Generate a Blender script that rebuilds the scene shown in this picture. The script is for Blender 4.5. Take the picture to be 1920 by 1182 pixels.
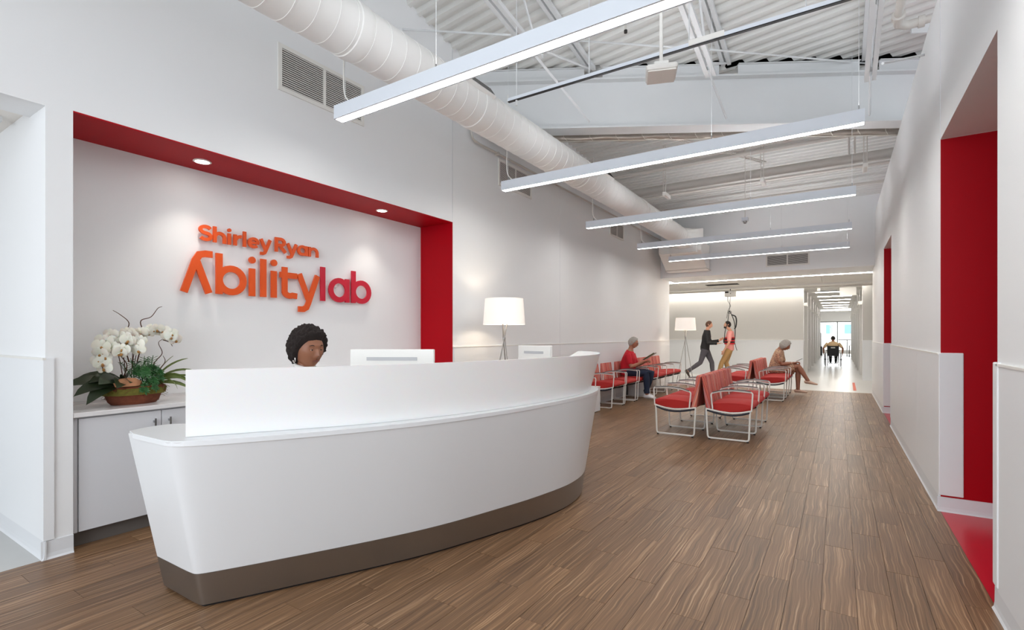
import bpy, bmesh, math, random
from mathutils import Vector, Matrix, noise
random.seed(7)
PI = math.pi
S = bpy.context.scene
COL = S.collection
for o in list(bpy.data.objects): bpy.data.objects.remove(o)

# ---------------------------------------------------------------- camera, world, exposure
TH = math.radians(32.99); FPX = 944.4; HCAM = 1.36
cam = bpy.data.cameras.new('camera'); camo = bpy.data.objects.new('camera', cam); COL.objects.link(camo)
cam.sensor_width = 36; cam.lens = 36*FPX/1920; cam.shift_y = 38.5/1920; cam.clip_start = .05; cam.clip_end = 300
camo.location = (0, 0, HCAM); camo.rotation_euler = (PI/2, 0, TH)
S.camera = camo
S.view_settings.view_transform = 'Standard'; S.view_settings.look = 'None'
S.view_settings.gamma = 1; S.view_settings.use_curve_mapping = False; S.view_settings.exposure = 0.25
W = bpy.data.worlds.new('world'); S.world = W; W.use_nodes = True
W.node_tree.nodes['Background'].inputs[0].default_value = (.88, .94, 1, 1)
W.node_tree.nodes['Background'].inputs[1].default_value = 1.05
L_FIX = 24.0; L_FILL = 21.0; L_COVE = 31.0
def area(name, loc, rot, sx, sy, power, col):
    l = bpy.data.lights.new(name, 'AREA'); l.shape = 'RECTANGLE'; l.size = sx; l.size_y = sy; l.energy = power; l.color = col
    o = bpy.data.objects.new(name, l); COL.objects.link(o); o.location = loc; o.rotation_euler = rot; return o
area('entrance_daylight', (-.9, -3.6, 2.2), (math.radians(82), 0, math.radians(-6)), 4.4, 3.4, 170, (.90, .95, 1))
area('gym_daylight', (-.5, 45.0, 1.7), (math.radians(-90), 0, 0), 9.0, 2.2, 160, (.90, .95, 1))

area('street_daylight', (0, 50, 9), (math.radians(48), 0, 0), 14, 6, 2600, (1, 1, 1))
def P(px, py, z):                         # point at height z seen at a photo pixel
    fw = (-math.sin(TH), math.cos(TH)); rt = (math.cos(TH), math.sin(TH))
    a = (px-960)/FPX; b = (629.5-py)/FPX; t = (z-HCAM)/b
    return (fw[0]+a*rt[0])*t, (fw[1]+a*rt[1])*t
def yOnX(px, X):
    fw = (-math.sin(TH), math.cos(TH)); rt = (math.cos(TH), math.sin(TH)); a = (px-960)/FPX
    return (fw[1]+a*rt[1])*X/(fw[0]+a*rt[0])
def seen(x, y):
    d = -x*math.sin(TH)+y*math.cos(TH); l = x*math.cos(TH)+y*math.sin(TH)
    return (960+FPX*l/d, d) if d > .1 else (-999, d)

# ---------------------------------------------------------------- materials
def lin(c):
    c = c/255; return c/12.92 if c <= .04045 else ((c+.055)/1.055)**2.4
def rgb(r, g, b): return (lin(r), lin(g), lin(b), 1)
def mat(name, col, rough=.5, metal=0, bump=0, bscale=200, emit=None, estr=0, var=0, vscale=3, spec=.5, trans=0, alpha=1, sss=0):
    m = bpy.data.materials.new(name); m.use_nodes = True; n = m.node_tree.nodes; l = m.node_tree.links; b = n['Principled BSDF']
    b.inputs['Base Color'].default_value = col; b.inputs['Roughness'].default_value = rough; b.inputs['Metallic'].default_value = metal
    b.inputs['Specular IOR Level'].default_value = spec
    if trans: b.inputs['Transmission Weight'].default_value = trans
    if alpha < 1: b.inputs['Alpha'].default_value = alpha
    if sss: b.inputs['Subsurface Weight'].default_value = sss; b.inputs['Subsurface Scale'].default_value = .02
    if emit: b.inputs['Emission Color'].default_value = emit; b.inputs['Emission Strength'].default_value = estr
    if var or bump:
        tc = n.new('ShaderNodeTexCoord')
    if var:
        t = n.new('ShaderNodeTexNoise'); t.inputs['Scale'].default_value = vscale; t.inputs['Detail'].default_value = 4
        l.new(tc.outputs['Object'], t.inputs['Vector'])
        h = n.new('ShaderNodeMapRange'); h.inputs['To Min'].default_value = 1-var; h.inputs['To Max'].default_value = 1+var
        l.new(t.outputs['Fac'], h.inputs['Value'])
        x = n.new('ShaderNodeVectorMath'); x.operation = 'SCALE'; x.inputs[0].default_value = col[:3]
        l.new(h.outputs[0], x.inputs['Scale']); l.new(x.outputs[0], b.inputs['Base Color'])
    if bump:
        t = n.new('ShaderNodeTexNoise'); t.inputs['Scale'].default_value = bscale
        l.new(tc.outputs['Object'], t.inputs['Vector'])
        bp = n.new('ShaderNodeBump'); bp.inputs['Strength'].default_value = bump; bp.inputs['Distance'].default_value = .002
        l.new(t.outputs['Fac'], bp.inputs['Height']); l.new(bp.outputs[0], b.inputs['Normal'])
    return m
M = {}
M['wall'] = mat('wall_paint', rgb(239, 240, 241), .55, bump=.05, bscale=300, var=.01, vscale=1.5)
M['wains'] = mat('wainscot_panel', rgb(236, 238, 240), .4)
M['grey'] = mat('grey_upper_wall', rgb(208, 206, 202), .6)
M['corr'] = mat('corridor_wall', rgb(226, 224, 220), .4)
M['base'] = mat('vinyl_base', rgb(225, 227, 230), .4)
M['red'] = mat('red_paint', rgb(172, 0, 20), .5, var=.02, spec=.15)
M['redfloor'] = mat('red_floor', rgb(200, 22, 45), .28, var=.04, vscale=6)
M['greyfloor'] = mat('grey_floor', rgb(196, 196, 194), .35, var=.03, vscale=8)
M['litefloor'] = mat('pale_floor', rgb(216, 214, 210), .28, var=.02, vscale=2)
M['subfloor'] = mat('plank_joint', rgb(70, 52, 40), .8)
M['deck'] = mat('painted_deck', rgb(222, 222, 219), .55, var=.05, vscale=4)
M['steel'] = mat('painted_steel', rgb(218, 220, 221), .5, var=.03)
M['dim'] = mat('dark_gap', rgb(45, 42, 40), .9)
M['duct'] = mat('painted_duct', rgb(238, 237, 234), .6)
M['white'] = mat('white_powdercoat', rgb(235, 233, 228), .35)
M['alu'] = mat('fixture_white', rgb(222, 228, 236), .35)
M['solid'] = mat('solid_surface', rgb(228, 230, 232), .32)
M['frost'] = mat('frosted_panel', rgb(240, 240, 240), .35, sss=.15)
M['brushed'] = mat('brushed_steel', rgb(168, 166, 163), .42, 1, bump=.15, bscale=60)
M['chrome'] = mat('satin_chrome', rgb(170, 170, 170), .25, 1)
M['counter'] = mat('counter_quartz', rgb(226, 224, 224), .15, var=.02, vscale=8)
M['lamin'] = mat('cabinet_laminate', rgb(214, 215, 219), .4)
M['orange'] = mat('orange_letter', rgb(228, 84, 14), .4)
M['crimson'] = mat('crimson_letter', rgb(200, 14, 48), .4)
M['seat'] = mat('red_upholstery', rgb(180, 36, 32), .8, bump=.3, bscale=500)
M['navy'] = mat('navy_pan', rgb(22, 28, 44), .5)
M['armcap'] = mat('dark_arm_cap', rgb(70, 66, 68), .4)
M['black'] = mat('black_plastic', rgb(18, 18, 20), .5)
M['toe'] = mat('toe_kick', rgb(104, 99, 95), .5)
M['rubber'] = mat('rubber', rgb(40, 40, 42), .7)
M['foil'] = mat('foil_wrap', rgb(190, 180, 170), .35, .55, bump=1.0, bscale=45)
M['string'] = mat('pale_tape', rgb(225, 220, 210), .6)
M['pipe'] = mat('painted_pipe', rgb(205, 200, 194), .5)
M['em_fix'] = mat('diffuser_glow', (1, 1, 1, 1), .5, emit=(1, .985, .95, 1), estr=L_FIX)
M['em_fill'] = mat('fill_strip_glow', (1, 1, 1, 1), .5, emit=(.95, .97, 1, 1), estr=L_FILL)  # glow of the strips added on the light bars to lift the ceiling
M['em_cove'] = mat('cove_glow', (1, 1, 1, 1), .5, emit=(1, .94, .85, 1), estr=L_COVE)
M['em_corr'] = mat('corridor_light_glow', (1, 1, 1, 1), .5, emit=(1, .96, .9, 1), estr=26)
M['em_down'] = mat('downlight_glow', (1, 1, 1, 1), .5, emit=(1, .93, .82, 1), estr=12)
M['em_bulb'] = mat('bulb_glow', (1, 1, 1, 1), .5, emit=(1, .88, .72, 1), estr=60)
M['shade'] = mat('fabric_shade', rgb(245, 238, 228), .8, emit=(1, .93, .86, 1), estr=.35)
M['glass'] = mat('clear_glass', (1, 1, 1, 1), .02, trans=1)
M['far'] = mat('outside_facade', rgb(232, 232, 228), .8)
M['farwin'] = mat('outside_window', rgb(120, 165, 190), .2)
M['tile'] = mat('ceiling_tile', rgb(240, 236, 230), .8, bump=.2, bscale=120)
M['tape'] = mat('orange_floor_tape', rgb(235, 110, 80), .5)
M['skinB'] = mat('brown_skin', rgb(142, 92, 66), .48, sss=.08, var=.06, vscale=25)
M['skinT'] = mat('tan_skin', rgb(176, 118, 92), .5, sss=.08, var=.05, vscale=25)
M['skinL'] = mat('light_skin', rgb(214, 158, 130), .5, sss=.08, var=.05, vscale=25)
M['skinM'] = mat('medium_skin', rgb(160, 106, 82), .5, sss=.08, var=.05, vscale=25)
M['afro'] = mat('black_curly_hair', rgb(32, 23, 20), .95, bump=1.0, bscale=160)
M['grayhair'] = mat('grey_hair', rgb(170, 164, 156), .7, bump=1, bscale=90, var=.2, vscale=40)
M['brownhair'] = mat('brown_hair', rgb(92, 62, 44), .7, bump=.8, bscale=120)
M['darkhair'] = mat('dark_hair', rgb(38, 28, 24), .7, bump=.8, bscale=120)
M['eyew'] = mat('eye_white', rgb(220, 214, 208), .3)
M['eyed'] = mat('eye_iris', rgb(30, 18, 12), .2)
M['lip'] = mat('lips', rgb(112, 58, 50), .45)
M['silver'] = mat('silver', rgb(220, 218, 212), .25, .8)
M['tee'] = mat('red_tshirt', rgb(196, 22, 40), .85, bump=.3, bscale=80)
M['jeans'] = mat('dark_jeans', rgb(34, 44, 66), .85, bump=.3, bscale=90)
M['jacket'] = mat('black_jacket', rgb(34, 33, 34), .8, bump=.3, bscale=60)
M['slacks'] = mat('grey_slacks', rgb(84, 80, 86), .85, bump=.3, bscale=60)
M['pink'] = mat('pink_shirt', rgb(240, 160, 152), .85, bump=.3, bscale=60)
M['khaki'] = mat('khaki_trousers', rgb(182, 142, 92), .85, bump=.3, bscale=60)
M['cream'] = mat('cream_shirt', rgb(250, 214, 168), .85)
M['shoeW'] = mat('white_shoe', rgb(226, 224, 226), .5)
M['shoeB'] = mat('dark_shoe', rgb(58, 44, 36), .5)
M['shoeT'] = mat('beige_flat_shoe', rgb(212, 176, 154), .5)
M['vest'] = mat('harness_red', rgb(205, 28, 38), .6)
M['leaf'] = mat('broad_leaf', rgb(42, 56, 34), .35, var=.3, vscale=12)
M['leaf2'] = mat('succulent_leaf', rgb(46, 92, 46), .45, var=.25, vscale=20)
M['leaf3'] = mat('striped_leaf', rgb(116, 132, 72), .4, var=.35, vscale=30)
M['petal'] = mat('orchid_petal', rgb(246, 240, 226), .55, sss=.2)
M['lipo'] = mat('orchid_centre', rgb(168, 120, 60), .5)
M['twig'] = mat('twig_bark', rgb(84, 52, 36), .8)
M['bark'] = mat('bark_chip', rgb(196, 140, 102), .85, var=.3, vscale=25, bump=.8, bscale=60)
M['basket'] = mat('rust_bowl', rgb(112, 58, 36), .9, var=.45, vscale=30, bump=1, bscale=90)
M['moss'] = mat('moss', rgb(104, 98, 36), .95, var=.5, vscale=35, bump=1, bscale=120)
M['paper'] = mat('magazine_cover', rgb(90, 110, 60), .4, var=.7, vscale=18)
M['page'] = mat('magazine_page', rgb(225, 222, 218), .5)
M['shgrey'] = mat('screen_vent_grey', rgb(190, 190, 192), .5)

def stripes_mat():
    m = bpy.data.materials.new('striped_upholstery'); m.use_nodes = True; n = m.node_tree.nodes; l = m.node_tree.links; b = n['Principled BSDF']
    tc = n.new('ShaderNodeTexCoord'); sp = n.new('ShaderNodeSeparateXYZ'); l.new(tc.outputs['Object'], sp.inputs[0])
    a = n.new('ShaderNodeMath'); a.operation = 'MULTIPLY_ADD'; a.inputs[1].default_value = .3; l.new(sp.outputs['Z'], a.inputs[0])
    l.new(sp.outputs['X'], a.inputs[2])
    s = n.new('ShaderNodeMath'); s.operation = 'ADD'; l.new(a.outputs[0], s.inputs[0]); l.new(sp.outputs['Y'], s.inputs[1])
    k = n.new('ShaderNodeMath'); k.operation = 'MULTIPLY'; k.inputs[1].default_value = 170; l.new(s.outputs[0], k.inputs[0])
    f = n.new('ShaderNodeMath'); f.operation = 'FLOOR'; l.new(k.outputs[0], f.inputs[0])
    w = n.new('ShaderNodeTexWhiteNoise'); w.noise_dimensions = '1D'; l.new(f.outputs[0], w.inputs['W'])
    r = n.new('ShaderNodeValToRGB'); r.color_ramp.interpolation = 'CONSTANT'; e = r.color_ramp.elements
    cs = [(0, (200, 88, 76)), (.3, (218, 126, 106)), (.52, (158, 70, 70)), (.64, (212, 108, 88)), (.76, (176, 150, 156)), (.84, (120, 52, 60)), (.92, (222, 168, 142))]
    e[0].color = rgb(*cs[0][1]); e[1].position = cs[1][0]; e[1].color = rgb(*cs[1][1])
    for p, c in cs[2:]: x = e.new(p); x.color = rgb(*c)
    l.new(w.outputs['Value'], r.inputs[0]); l.new(r.outputs[0], b.inputs['Base Color']); b.inputs['Roughness'].default_value = .85
    return m
M['stripe'] = stripes_mat()
def dress_mat():
    m = bpy.data.materials.new('floral_dress'); m.use_nodes = True; n = m.node_tree.nodes; l = m.node_tree.links; b = n['Principled BSDF']
    tc = n.new('ShaderNodeTexCoord'); v = n.new('ShaderNodeTexNoise'); v.inputs['Scale'].default_value = 48; v.inputs['Detail'].default_value = 3; l.new(tc.outputs['Object'], v.inputs['Vector'])
    r = n.new('ShaderNodeValToRGB'); e = r.color_ramp.elements; e[0].position = .4; e[0].color = rgb(136, 112, 98); e[1].position = .55; e[1].color = rgb(206, 172, 140)
    x = e.new(.47); x.color = rgb(186, 136, 112)
    l.new(v.outputs['Fac'], r.inputs[0]); l.new(r.outputs[0], b.inputs['Base Color']); b.inputs['Roughness'].default_value = .85
    return m
M['dress'] = dress_mat()
def wood_mat():
    m = bpy.data.materials.new('wood_plank'); m.use_nodes = True; n = m.node_tree.nodes; l = m.node_tree.links; b = n['Principled BSDF']
    tc = n.new('ShaderNodeTexCoord'); at = n.new('ShaderNodeAttribute'); at.attribute_name = 'tone'
    of = n.new('ShaderNodeVectorMath'); of.operation = 'SCALE'; of.inputs['Scale'].default_value = 37; l.new(at.outputs['Color'], of.inputs[0])
    ad = n.new('ShaderNodeVectorMath'); ad.operation = 'ADD'; l.new(tc.outputs['Object'], ad.inputs[0]); l.new(of.outputs[0], ad.inputs[1])
    # slow wobble of the grain lines along the plank
    wv = n.new('ShaderNodeVectorMath'); wv.operation = 'MULTIPLY'; wv.inputs[1].default_value = (3, 2.2, 1); l.new(ad.outputs[0], wv.inputs[0])
    wn = n.new('ShaderNodeTexNoise'); wn.inputs['Scale'].default_value = 1.6; wn.inputs['Detail'].default_value = 2; l.new(wv.outputs[0], wn.inputs['Vector'])
    sx = n.new('ShaderNodeSeparateXYZ'); l.new(ad.outputs[0], sx.inputs[0])
    ma = n.new('ShaderNodeMath'); ma.operation = 'MULTIPLY_ADD'; ma.inputs[1].default_value = .036; l.new(wn.outputs['Fac'], ma.inputs[0]); l.new(sx.outputs['X'], ma.inputs[2])
    cb = n.new('ShaderNodeCombineXYZ'); l.new(ma.outputs[0], cb.inputs[0])
    y = n.new('ShaderNodeMath'); y.operation = 'MULTIPLY'; y.inputs[1].default_value = .012; l.new(sx.outputs['Y'], y.inputs[0]); l.new(y.outputs[0], cb.inputs[1])
    g = n.new('ShaderNodeTexNoise'); g.inputs['Scale'].default_value = 95; g.inputs['Detail'].default_value = 2.5; g.inputs['Roughness'].default_value = .6; l.new(cb.outputs[0], g.inputs['Vector'])
    r = n.new('ShaderNodeValToRGB'); e = r.color_ramp.elements
    e[0].position = .3; e[0].color = rgb(96, 72, 53); e[1].position = .72; e[1].color = rgb(184, 153, 122)
    for p, c in ((.44, (119, 89, 63)), (.55, (132, 100, 72)), (.63, (158, 124, 92))): x = e.new(p); x.color = rgb(*c)
    l.new(g.outputs['Fac'], r.inputs[0])
    sc = n.new('ShaderNodeSeparateColor'); l.new(at.outputs['Color'], sc.inputs[0])
    mr = n.new('ShaderNodeMapRange'); mr.inputs['To Min'].default_value = .84; mr.inputs['To Max'].default_value = 1.12; l.new(sc.outputs[0], mr.inputs['Value'])
    mu = n.new('ShaderNodeVectorMath'); mu.operation = 'SCALE'; l.new(r.outputs[0], mu.inputs[0]); l.new(mr.outputs[0], mu.inputs['Scale'])
    l.new(mu.outputs[0], b.inputs['Base Color']); b.inputs['Roughness'].default_value = .36; b.inputs['Specular IOR Level'].default_value = .32
    return m
M['wood'] = wood_mat()

# ---------------------------------------------------------------- mesh helpers
class MB:
    def __init__(s): s.v = []; s.f = []
    def add(s, vs, fs):
        k = len(s.v); s.v += [tuple(v) for v in vs]; s.f += [tuple(i+k for i in f) for f in fs]; return s
    def box(s, x0, x1, y0, y1, z0, z1):
        v = [(x, y, z) for z in (z0, z1) for y in (y0, y1) for x in (x0, x1)]
        return s.add(v, [(0, 2, 3, 1), (4, 5, 7, 6), (0, 1, 5, 4), (2, 6, 7, 3), (0, 4, 6, 2), (1, 3, 7, 5)])
    def obox(s, c, size, rz=0, rx=0, ry=0):
        R = Matrix.Rotation(rz, 3, 'Z') @ Matrix.Rotation(ry, 3, 'Y') @ Matrix.Rotation(rx, 3, 'X')
        h = [q/2 for q in size]; v = [Vector(c)+R @ Vector((a*h[0], b*h[1], d*h[2])) for d in (-1, 1) for b in (-1, 1) for a in (-1, 1)]
        return s.add(v, [(0, 2, 3, 1), (4, 5, 7, 6), (0, 1, 5, 4), (2, 6, 7, 3), (0, 4, 6, 2), (1, 3, 7, 5)])
    def tube(s, pts, r, n=8, closed=False, ref=None, ry=None):
        """tube along pts; r number or list; ry second radius list (elliptic), ref = reference side direction"""
        pts = [Vector(p) for p in pts]; m = len(pts); rs = r if isinstance(r, (list, tuple)) else [r]*m
        r2 = ry if isinstance(ry, (list, tuple)) else ([ry]*m if ry else rs)
        side = None; rings = []
        for i, p in enumerate(pts):
            if closed: t = pts[(i+1) % m]-pts[i-1]
            else: t = (pts[min(i+1, m-1)]-pts[max(i-1, 0)])
            t.normalize()
            if ref is not None: a = Vector(ref)-t*Vector(ref).dot(t)
            elif side is None: a = t.cross(Vector((0, 0, 1))); a = a if a.length > .05 else t.cross(Vector((0, 1, 0)))
            else: a = side-t*side.dot(t)
            if a.length < 1e-5: a = t.orthogonal()
            a.normalize(); side = a; b = t.cross(a)
            rings.append([p+a*rs[i]*math.cos(2*PI*k/n)+b*r2[i]*math.sin(2*PI*k/n) for k in range(n)])
        vs = [q for R in rings for q in R]; fs = []
        for i in range(m if closed else m-1):
            j = (i+1) % m
            for k in range(n): fs.append((i*n+k, i*n+(k+1) % n, j*n+(k+1) % n, j*n+k))
        if not closed: fs += [tuple(range(n))[::-1], tuple(range((m-1)*n, m*n))]
        return s.add(vs, fs)
    def lathe(s, prof, n=24, c=(0, 0, 0), sx=1, sy=1, close=True):
        vs = [(c[0]+r*sx*math.cos(2*PI*k/n), c[1]+r*sy*math.sin(2*PI*k/n), c[2]+z) for r, z in prof for k in range(n)]; fs = []
        for i in range(len(prof)-1):
            for k in range(n): fs.append((i*n+k, i*n+(k+1) % n, (i+1)*n+(k+1) % n, (i+1)*n+k))
        if close: fs += [tuple(range(n))[::-1], tuple(range((len(prof)-1)*n, len(prof)*n))]
        return s.add(vs, fs)
    def prism(s, poly, z0, z1, ax='z'):
        """poly 2D extruded: ax z -> (x,y); ax y -> (x,z) between y z0..z1; ax x -> (y,z)"""
        n = len(poly)
        def q(p, t): return (p[0], p[1], t) if ax == 'z' else ((p[0], t, p[1]) if ax == 'y' else (t, p[0], p[1]))
        vs = [q(p, z0) for p in poly]+[q(p, z1) for p in poly]
        return s.add(vs, [tuple(range(n))[::-1], tuple(range(n, 2*n))]+[(i, (i+1) % n, n+(i+1) % n, n+i) for i in range(n)])
    def sphere(s, c, r, n=12, m=8):
        r = r if isinstance(r, (tuple, list)) else (r, r, r)
        vs = [(c[0]+r[0]*math.sin(PI*i/m)*math.cos(2*PI*k/n), c[1]+r[1]*math.sin(PI*i/m)*math.sin(2*PI*k/n), c[2]+r[2]*math.cos(PI*i/m)) for i in range(m+1) for k in range(n)]
        fs = [(i*n+k, (i+1)*n+k, (i+1)*n+(k+1) % n, i*n+(k+1) % n) for i in range(m) for k in range(n)]
        return s.add(vs, fs)
    def mesh(s, name, smooth=False, inv=None, merge=False):
        me = bpy.data.meshes.new(name)
        vs = [inv @ Vector(v) for v in s.v] if inv else s.v
        me.from_pydata([tuple(v) for v in vs], [], s.f)
        bm = bmesh.new(); bm.from_mesh(me)
        if merge: bmesh.ops.remove_doubles(bm, verts=bm.verts, dist=1e-5)
        bmesh.ops.recalc_face_normals(bm, faces=bm.faces); bm.to_mesh(me); bm.free()
        if smooth:
            for p in me.polygons: p.use_smooth = True
            try: me.set_sharp_from_angle(angle=math.radians(42))
            except Exception: pass
        return me
def link(name, me, m, parent=None):
    o = bpy.data.objects.new(name, me); COL.objects.link(o)
    if m: me.materials.append(m)
    if parent: o.parent = parent
    return o
ROOTM = {}
def part(name, mb, m, parent, smooth=False, local=False, bev=0, label=None, stuff=False):
    """local=False: the coordinates in mb are world coordinates"""
    inv = None if local or parent is None else ROOTM.get(parent.name, Matrix()).inverted()
    me = mb if isinstance(mb, bpy.types.Mesh) else mb.mesh(name, smooth, inv)
    o = link(name, me, M[m] if isinstance(m, str) else m, parent)
    if parent is not None: ROOTM[o.name] = ROOTM.get(parent.name, Matrix())
    if bev:
        b = o.modifiers.new('bevel', 'BEVEL'); b.width = bev; b.segments = 2; b.limit_method = 'ANGLE'
    if label: o['label'] = label
    if stuff: o['kind'] = 'stuff'
    return o
def thing(name, label, cat, loc=(0, 0, 0), rz=0, group=None):
    o = bpy.data.objects.new(name, None); COL.objects.link(o); o.empty_display_size = .1
    o.location = loc; o.rotation_euler = (0, 0, rz); o['label'] = label; o['category'] = cat
    if group: o['group'] = group
    ROOTM[o.name] = Matrix.Translation(loc) @ Matrix.Rotation(rz, 4, 'Z'); return o
def tag(o, label, cat, group=None):
    o['label'] = label; o['category'] = cat
    if group: o['group'] = group
    return o
def struct(name, mb, m, parent=None, smooth=False, label=None, cat=None, bev=0):
    o = part(name, mb, m, parent, smooth, bev=bev); ROOTM[o.name] = Matrix(); o['kind'] = 'structure'
    if parent is None:
        o['label'] = label or name.replace('_', ' '); o['category'] = cat or name.split('_')[0]
    return o
def dup(root, loc, rz=None, label=None, group=None):
    r = root.copy(); COL.objects.link(r); r.location = loc
    if rz is not None: r.rotation_euler = (0, 0, rz)
    if label: r['label'] = label
    if group: r['group'] = group
    def rec(a, b):
        for ch in list(a.children):
            c = ch.copy(); COL.objects.link(c); c.parent = b; rec(ch, c)
    rec(root, r); ROOTM[r.name] = Matrix.Translation(loc) @ Matrix.Rotation(r.rotation_euler[2], 4, 'Z'); return r
def cat_rom(pts, k=6, closed=False):
    """centripetal Catmull-Rom: no overshoot at uneven spacing"""
    P_ = [Vector(p) for p in pts]; n = len(P_); out = []
    if n < 3: return P_
    for i in (range(n) if closed else range(n-1)):
        if closed: q = [P_[(i+j) % n] for j in (-1, 0, 1, 2)]
        else: q = [P_[i-1] if i else P_[0]*2-P_[1], P_[i], P_[i+1], P_[i+2] if i+2 < n else P_[n-1]*2-P_[n-2]]
        T_ = [0]
        for a, b in zip(q, q[1:]): T_.append(T_[-1]+max(1e-6, (b-a).length)**.5)
        for s_ in range(k):
            t = T_[1]+(T_[2]-T_[1])*s_/k
            L = lambda a, b, ta, tb: a*((tb-t)/(tb-ta))+b*((t-ta)/(tb-ta))
            A1, A2, A3 = L(q[0], q[1], T_[0], T_[1]), L(q[1], q[2], T_[1], T_[2]), L(q[2], q[3], T_[2], T_[3])
            out.append(L(L(A1, A2, T_[0], T_[2]), L(A2, A3, T_[1], T_[3]), T_[1], T_[2]))
    if not closed: out.append(P_[-1])
    return out
def resample(pts, n):
    pts = [Vector(p) for p in pts]; L = [0]
    for a, b in zip(pts, pts[1:]): L.append(L[-1]+(b-a).length)
    out = []
    for i in range(n):
        t = L[-1]*i/(n-1); j = 0
        while j < len(L)-2 and L[j+1] < t: j += 1
        q = (t-L[j])/max(1e-9, L[j+1]-L[j]); out.append(pts[j].lerp(pts[j+1], q))
    return out

# ---------------------------------------------------------------- the setting
XL, XR = -4.04, .66
XN = -4.57                       # niche back
Y14 = 14.5
def deckz(x, y): return 6.07+.1*x-.15*y
def gx(y): return -3.3+(y-5.82)*.8675/.497          # girder line
def gy(x): return 5.82+(x+3.3)*.497/.8675
def deck2z(x, y): return 5.21-.055*y
# floor
b = MB().box(XL, XR, -4, Y14, -.12, -.012)
floor = struct('floor', b, 'subfloor', label='wood-look plank floor of the waiting hall', cat='floor')
struct('floor_pale', MB().box(-7, 4, Y14, 52, -.12, 0), 'litefloor', label='pale vinyl floor of the rear hall and corridor', cat='floor')
struct('floor_grey', MB().box(-8, XL, -4, 1.154, -.12, 0), 'greyfloor', label='light grey floor through the left opening', cat='floor')
struct('floor_red', MB().box(XR, 4, -4, Y14, -.12, 0), 'redfloor', label='red floor inside the right-hand openings', cat='floor')
cand = []
row = 0; x = XL; PW = .1524; PL = .914
while x < XR-.01:
    x1 = min(x+PW, XR); y = -2.2+((row*.37) % 1)*PL-PL
    while y < Y14:
        y0, y1 = max(y, -2.2), min(y+PL, Y14)
        if y1-y0 > .02: cand.append((x, x1, y0, y1))
        y += PL
    x = x1; row += 1
def plank_geo(c):
    x0, x1, y0, y1 = c; g = .0009
    return MB().box(x0+g, x1-g, y0+g, y1-g, -.012, random.uniform(-.0004, .0003))
def size_of(c):
    px, d = seen((c[0]+c[1])/2, (c[2]+c[3])/2)
    py = 629.5+FPX*HCAM/max(d, .1)
    vis = -80 < px < 2000 and py < 1230 and d > 1.5
    desk = c[0] < -2.2 and 1.4 < c[2] < 4 and c[0] > -4.6 and c[0]+.2 < -1.9-(3.0-c[2])*.45
    return (0 if desk else 1) * (1/d if vis else 0)
for q in range(4): cand.append((XL-.1524, XL, 1.16+q*.92, min(4.85, 1.16+(q+1)*.92)))
struct('floor_niche', MB().box(XN, XL, 1.154, 4.856, -.11, -.013), 'subfloor', label='floor under the niche cabinets', cat='floor')
cand.sort(key=size_of, reverse=True)
def tone_attr(me, cols):
    ca = me.color_attributes.new('tone', 'FLOAT_COLOR', 'CORNER')
    for p in me.polygons:
        c = cols[p.index]
        for li in p.loop_indices: ca.data[li].color = c
for c in cand[:298]:
    me = plank_geo(c).mesh('plank'); q = (random.random(), random.random(), random.random(), 1)
    tone_attr(me, [q]*len(me.polygons)); part('plank', me, 'wood', floor)
mb = MB(); cols = []
for c in cand[298:]:
    g = plank_geo(c); q = (random.random(), random.random(), random.random(), 1); mb.add(g.v, g.f); cols += [q]*6
me = mb.mesh('plank_field'); tone_attr(me, cols); part('plank_field', me, 'wood', floor, stuff=True)

# left wall with opening, pillar and niche
HT = 5.9
b = MB()
b.box(XL-.3, XL, -4, 1.022, 2.756, HT)                 # above the opening
b.box(XN-.15, XL, 1.022, 1.154, 0, HT)                 # pillar
b.box(XN-.15, XL, 1.154, 4.856, 2.775, HT)             # above niche
b.box(XN-.15, XL, 4.865, 14.42, 0, HT)                 # long wall
struct('wall_left', b, 'wall', label='long white left wall with sign niche')
struct('wall_niche', MB().box(XN-.15, XN, 1.154, 4.856, 0, 2.775), 'wall', label='white back wall of the niche behind the desk')
b = MB().box(XN, XL, 1.154, 4.865, 2.766, 2.775).box(XN, XL, 4.856, 4.865, 0, 2.766)
struct('trim_1', b, 'red', label='red lining of the niche head and side', cat='trim')
# far jamb wall of the left opening and the lower ceiling behind it
struct('wall_side_room', MB().box(-8, XN-.15, 1.022, 1.154, 0, 3.4), 'wall', label='white wall inside the left opening')
struct('wall_side_far', MB().box(-8.1, -8, -4, 1.154, 0, 3.4), 'wall', label='far wall of the left side room')
struct('ceiling_side', MB().box(-8, XL-.3, -4, 1.022, 2.8, 2.86), 'tile', label='low ceiling of the left side room', cat='ceiling')
t = thing('track_light', 'white ceiling track behind the left opening', 'light', (-4.62, -.4, 2.78))
part('track', MB().box(-4.66, -4.60, -2.5, .95, 2.765, 2.80), 'steel', t)
part('adapter', MB().box(-4.68, -4.58, -.2, .35, 2.745, 2.767), 'white', t)
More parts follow.
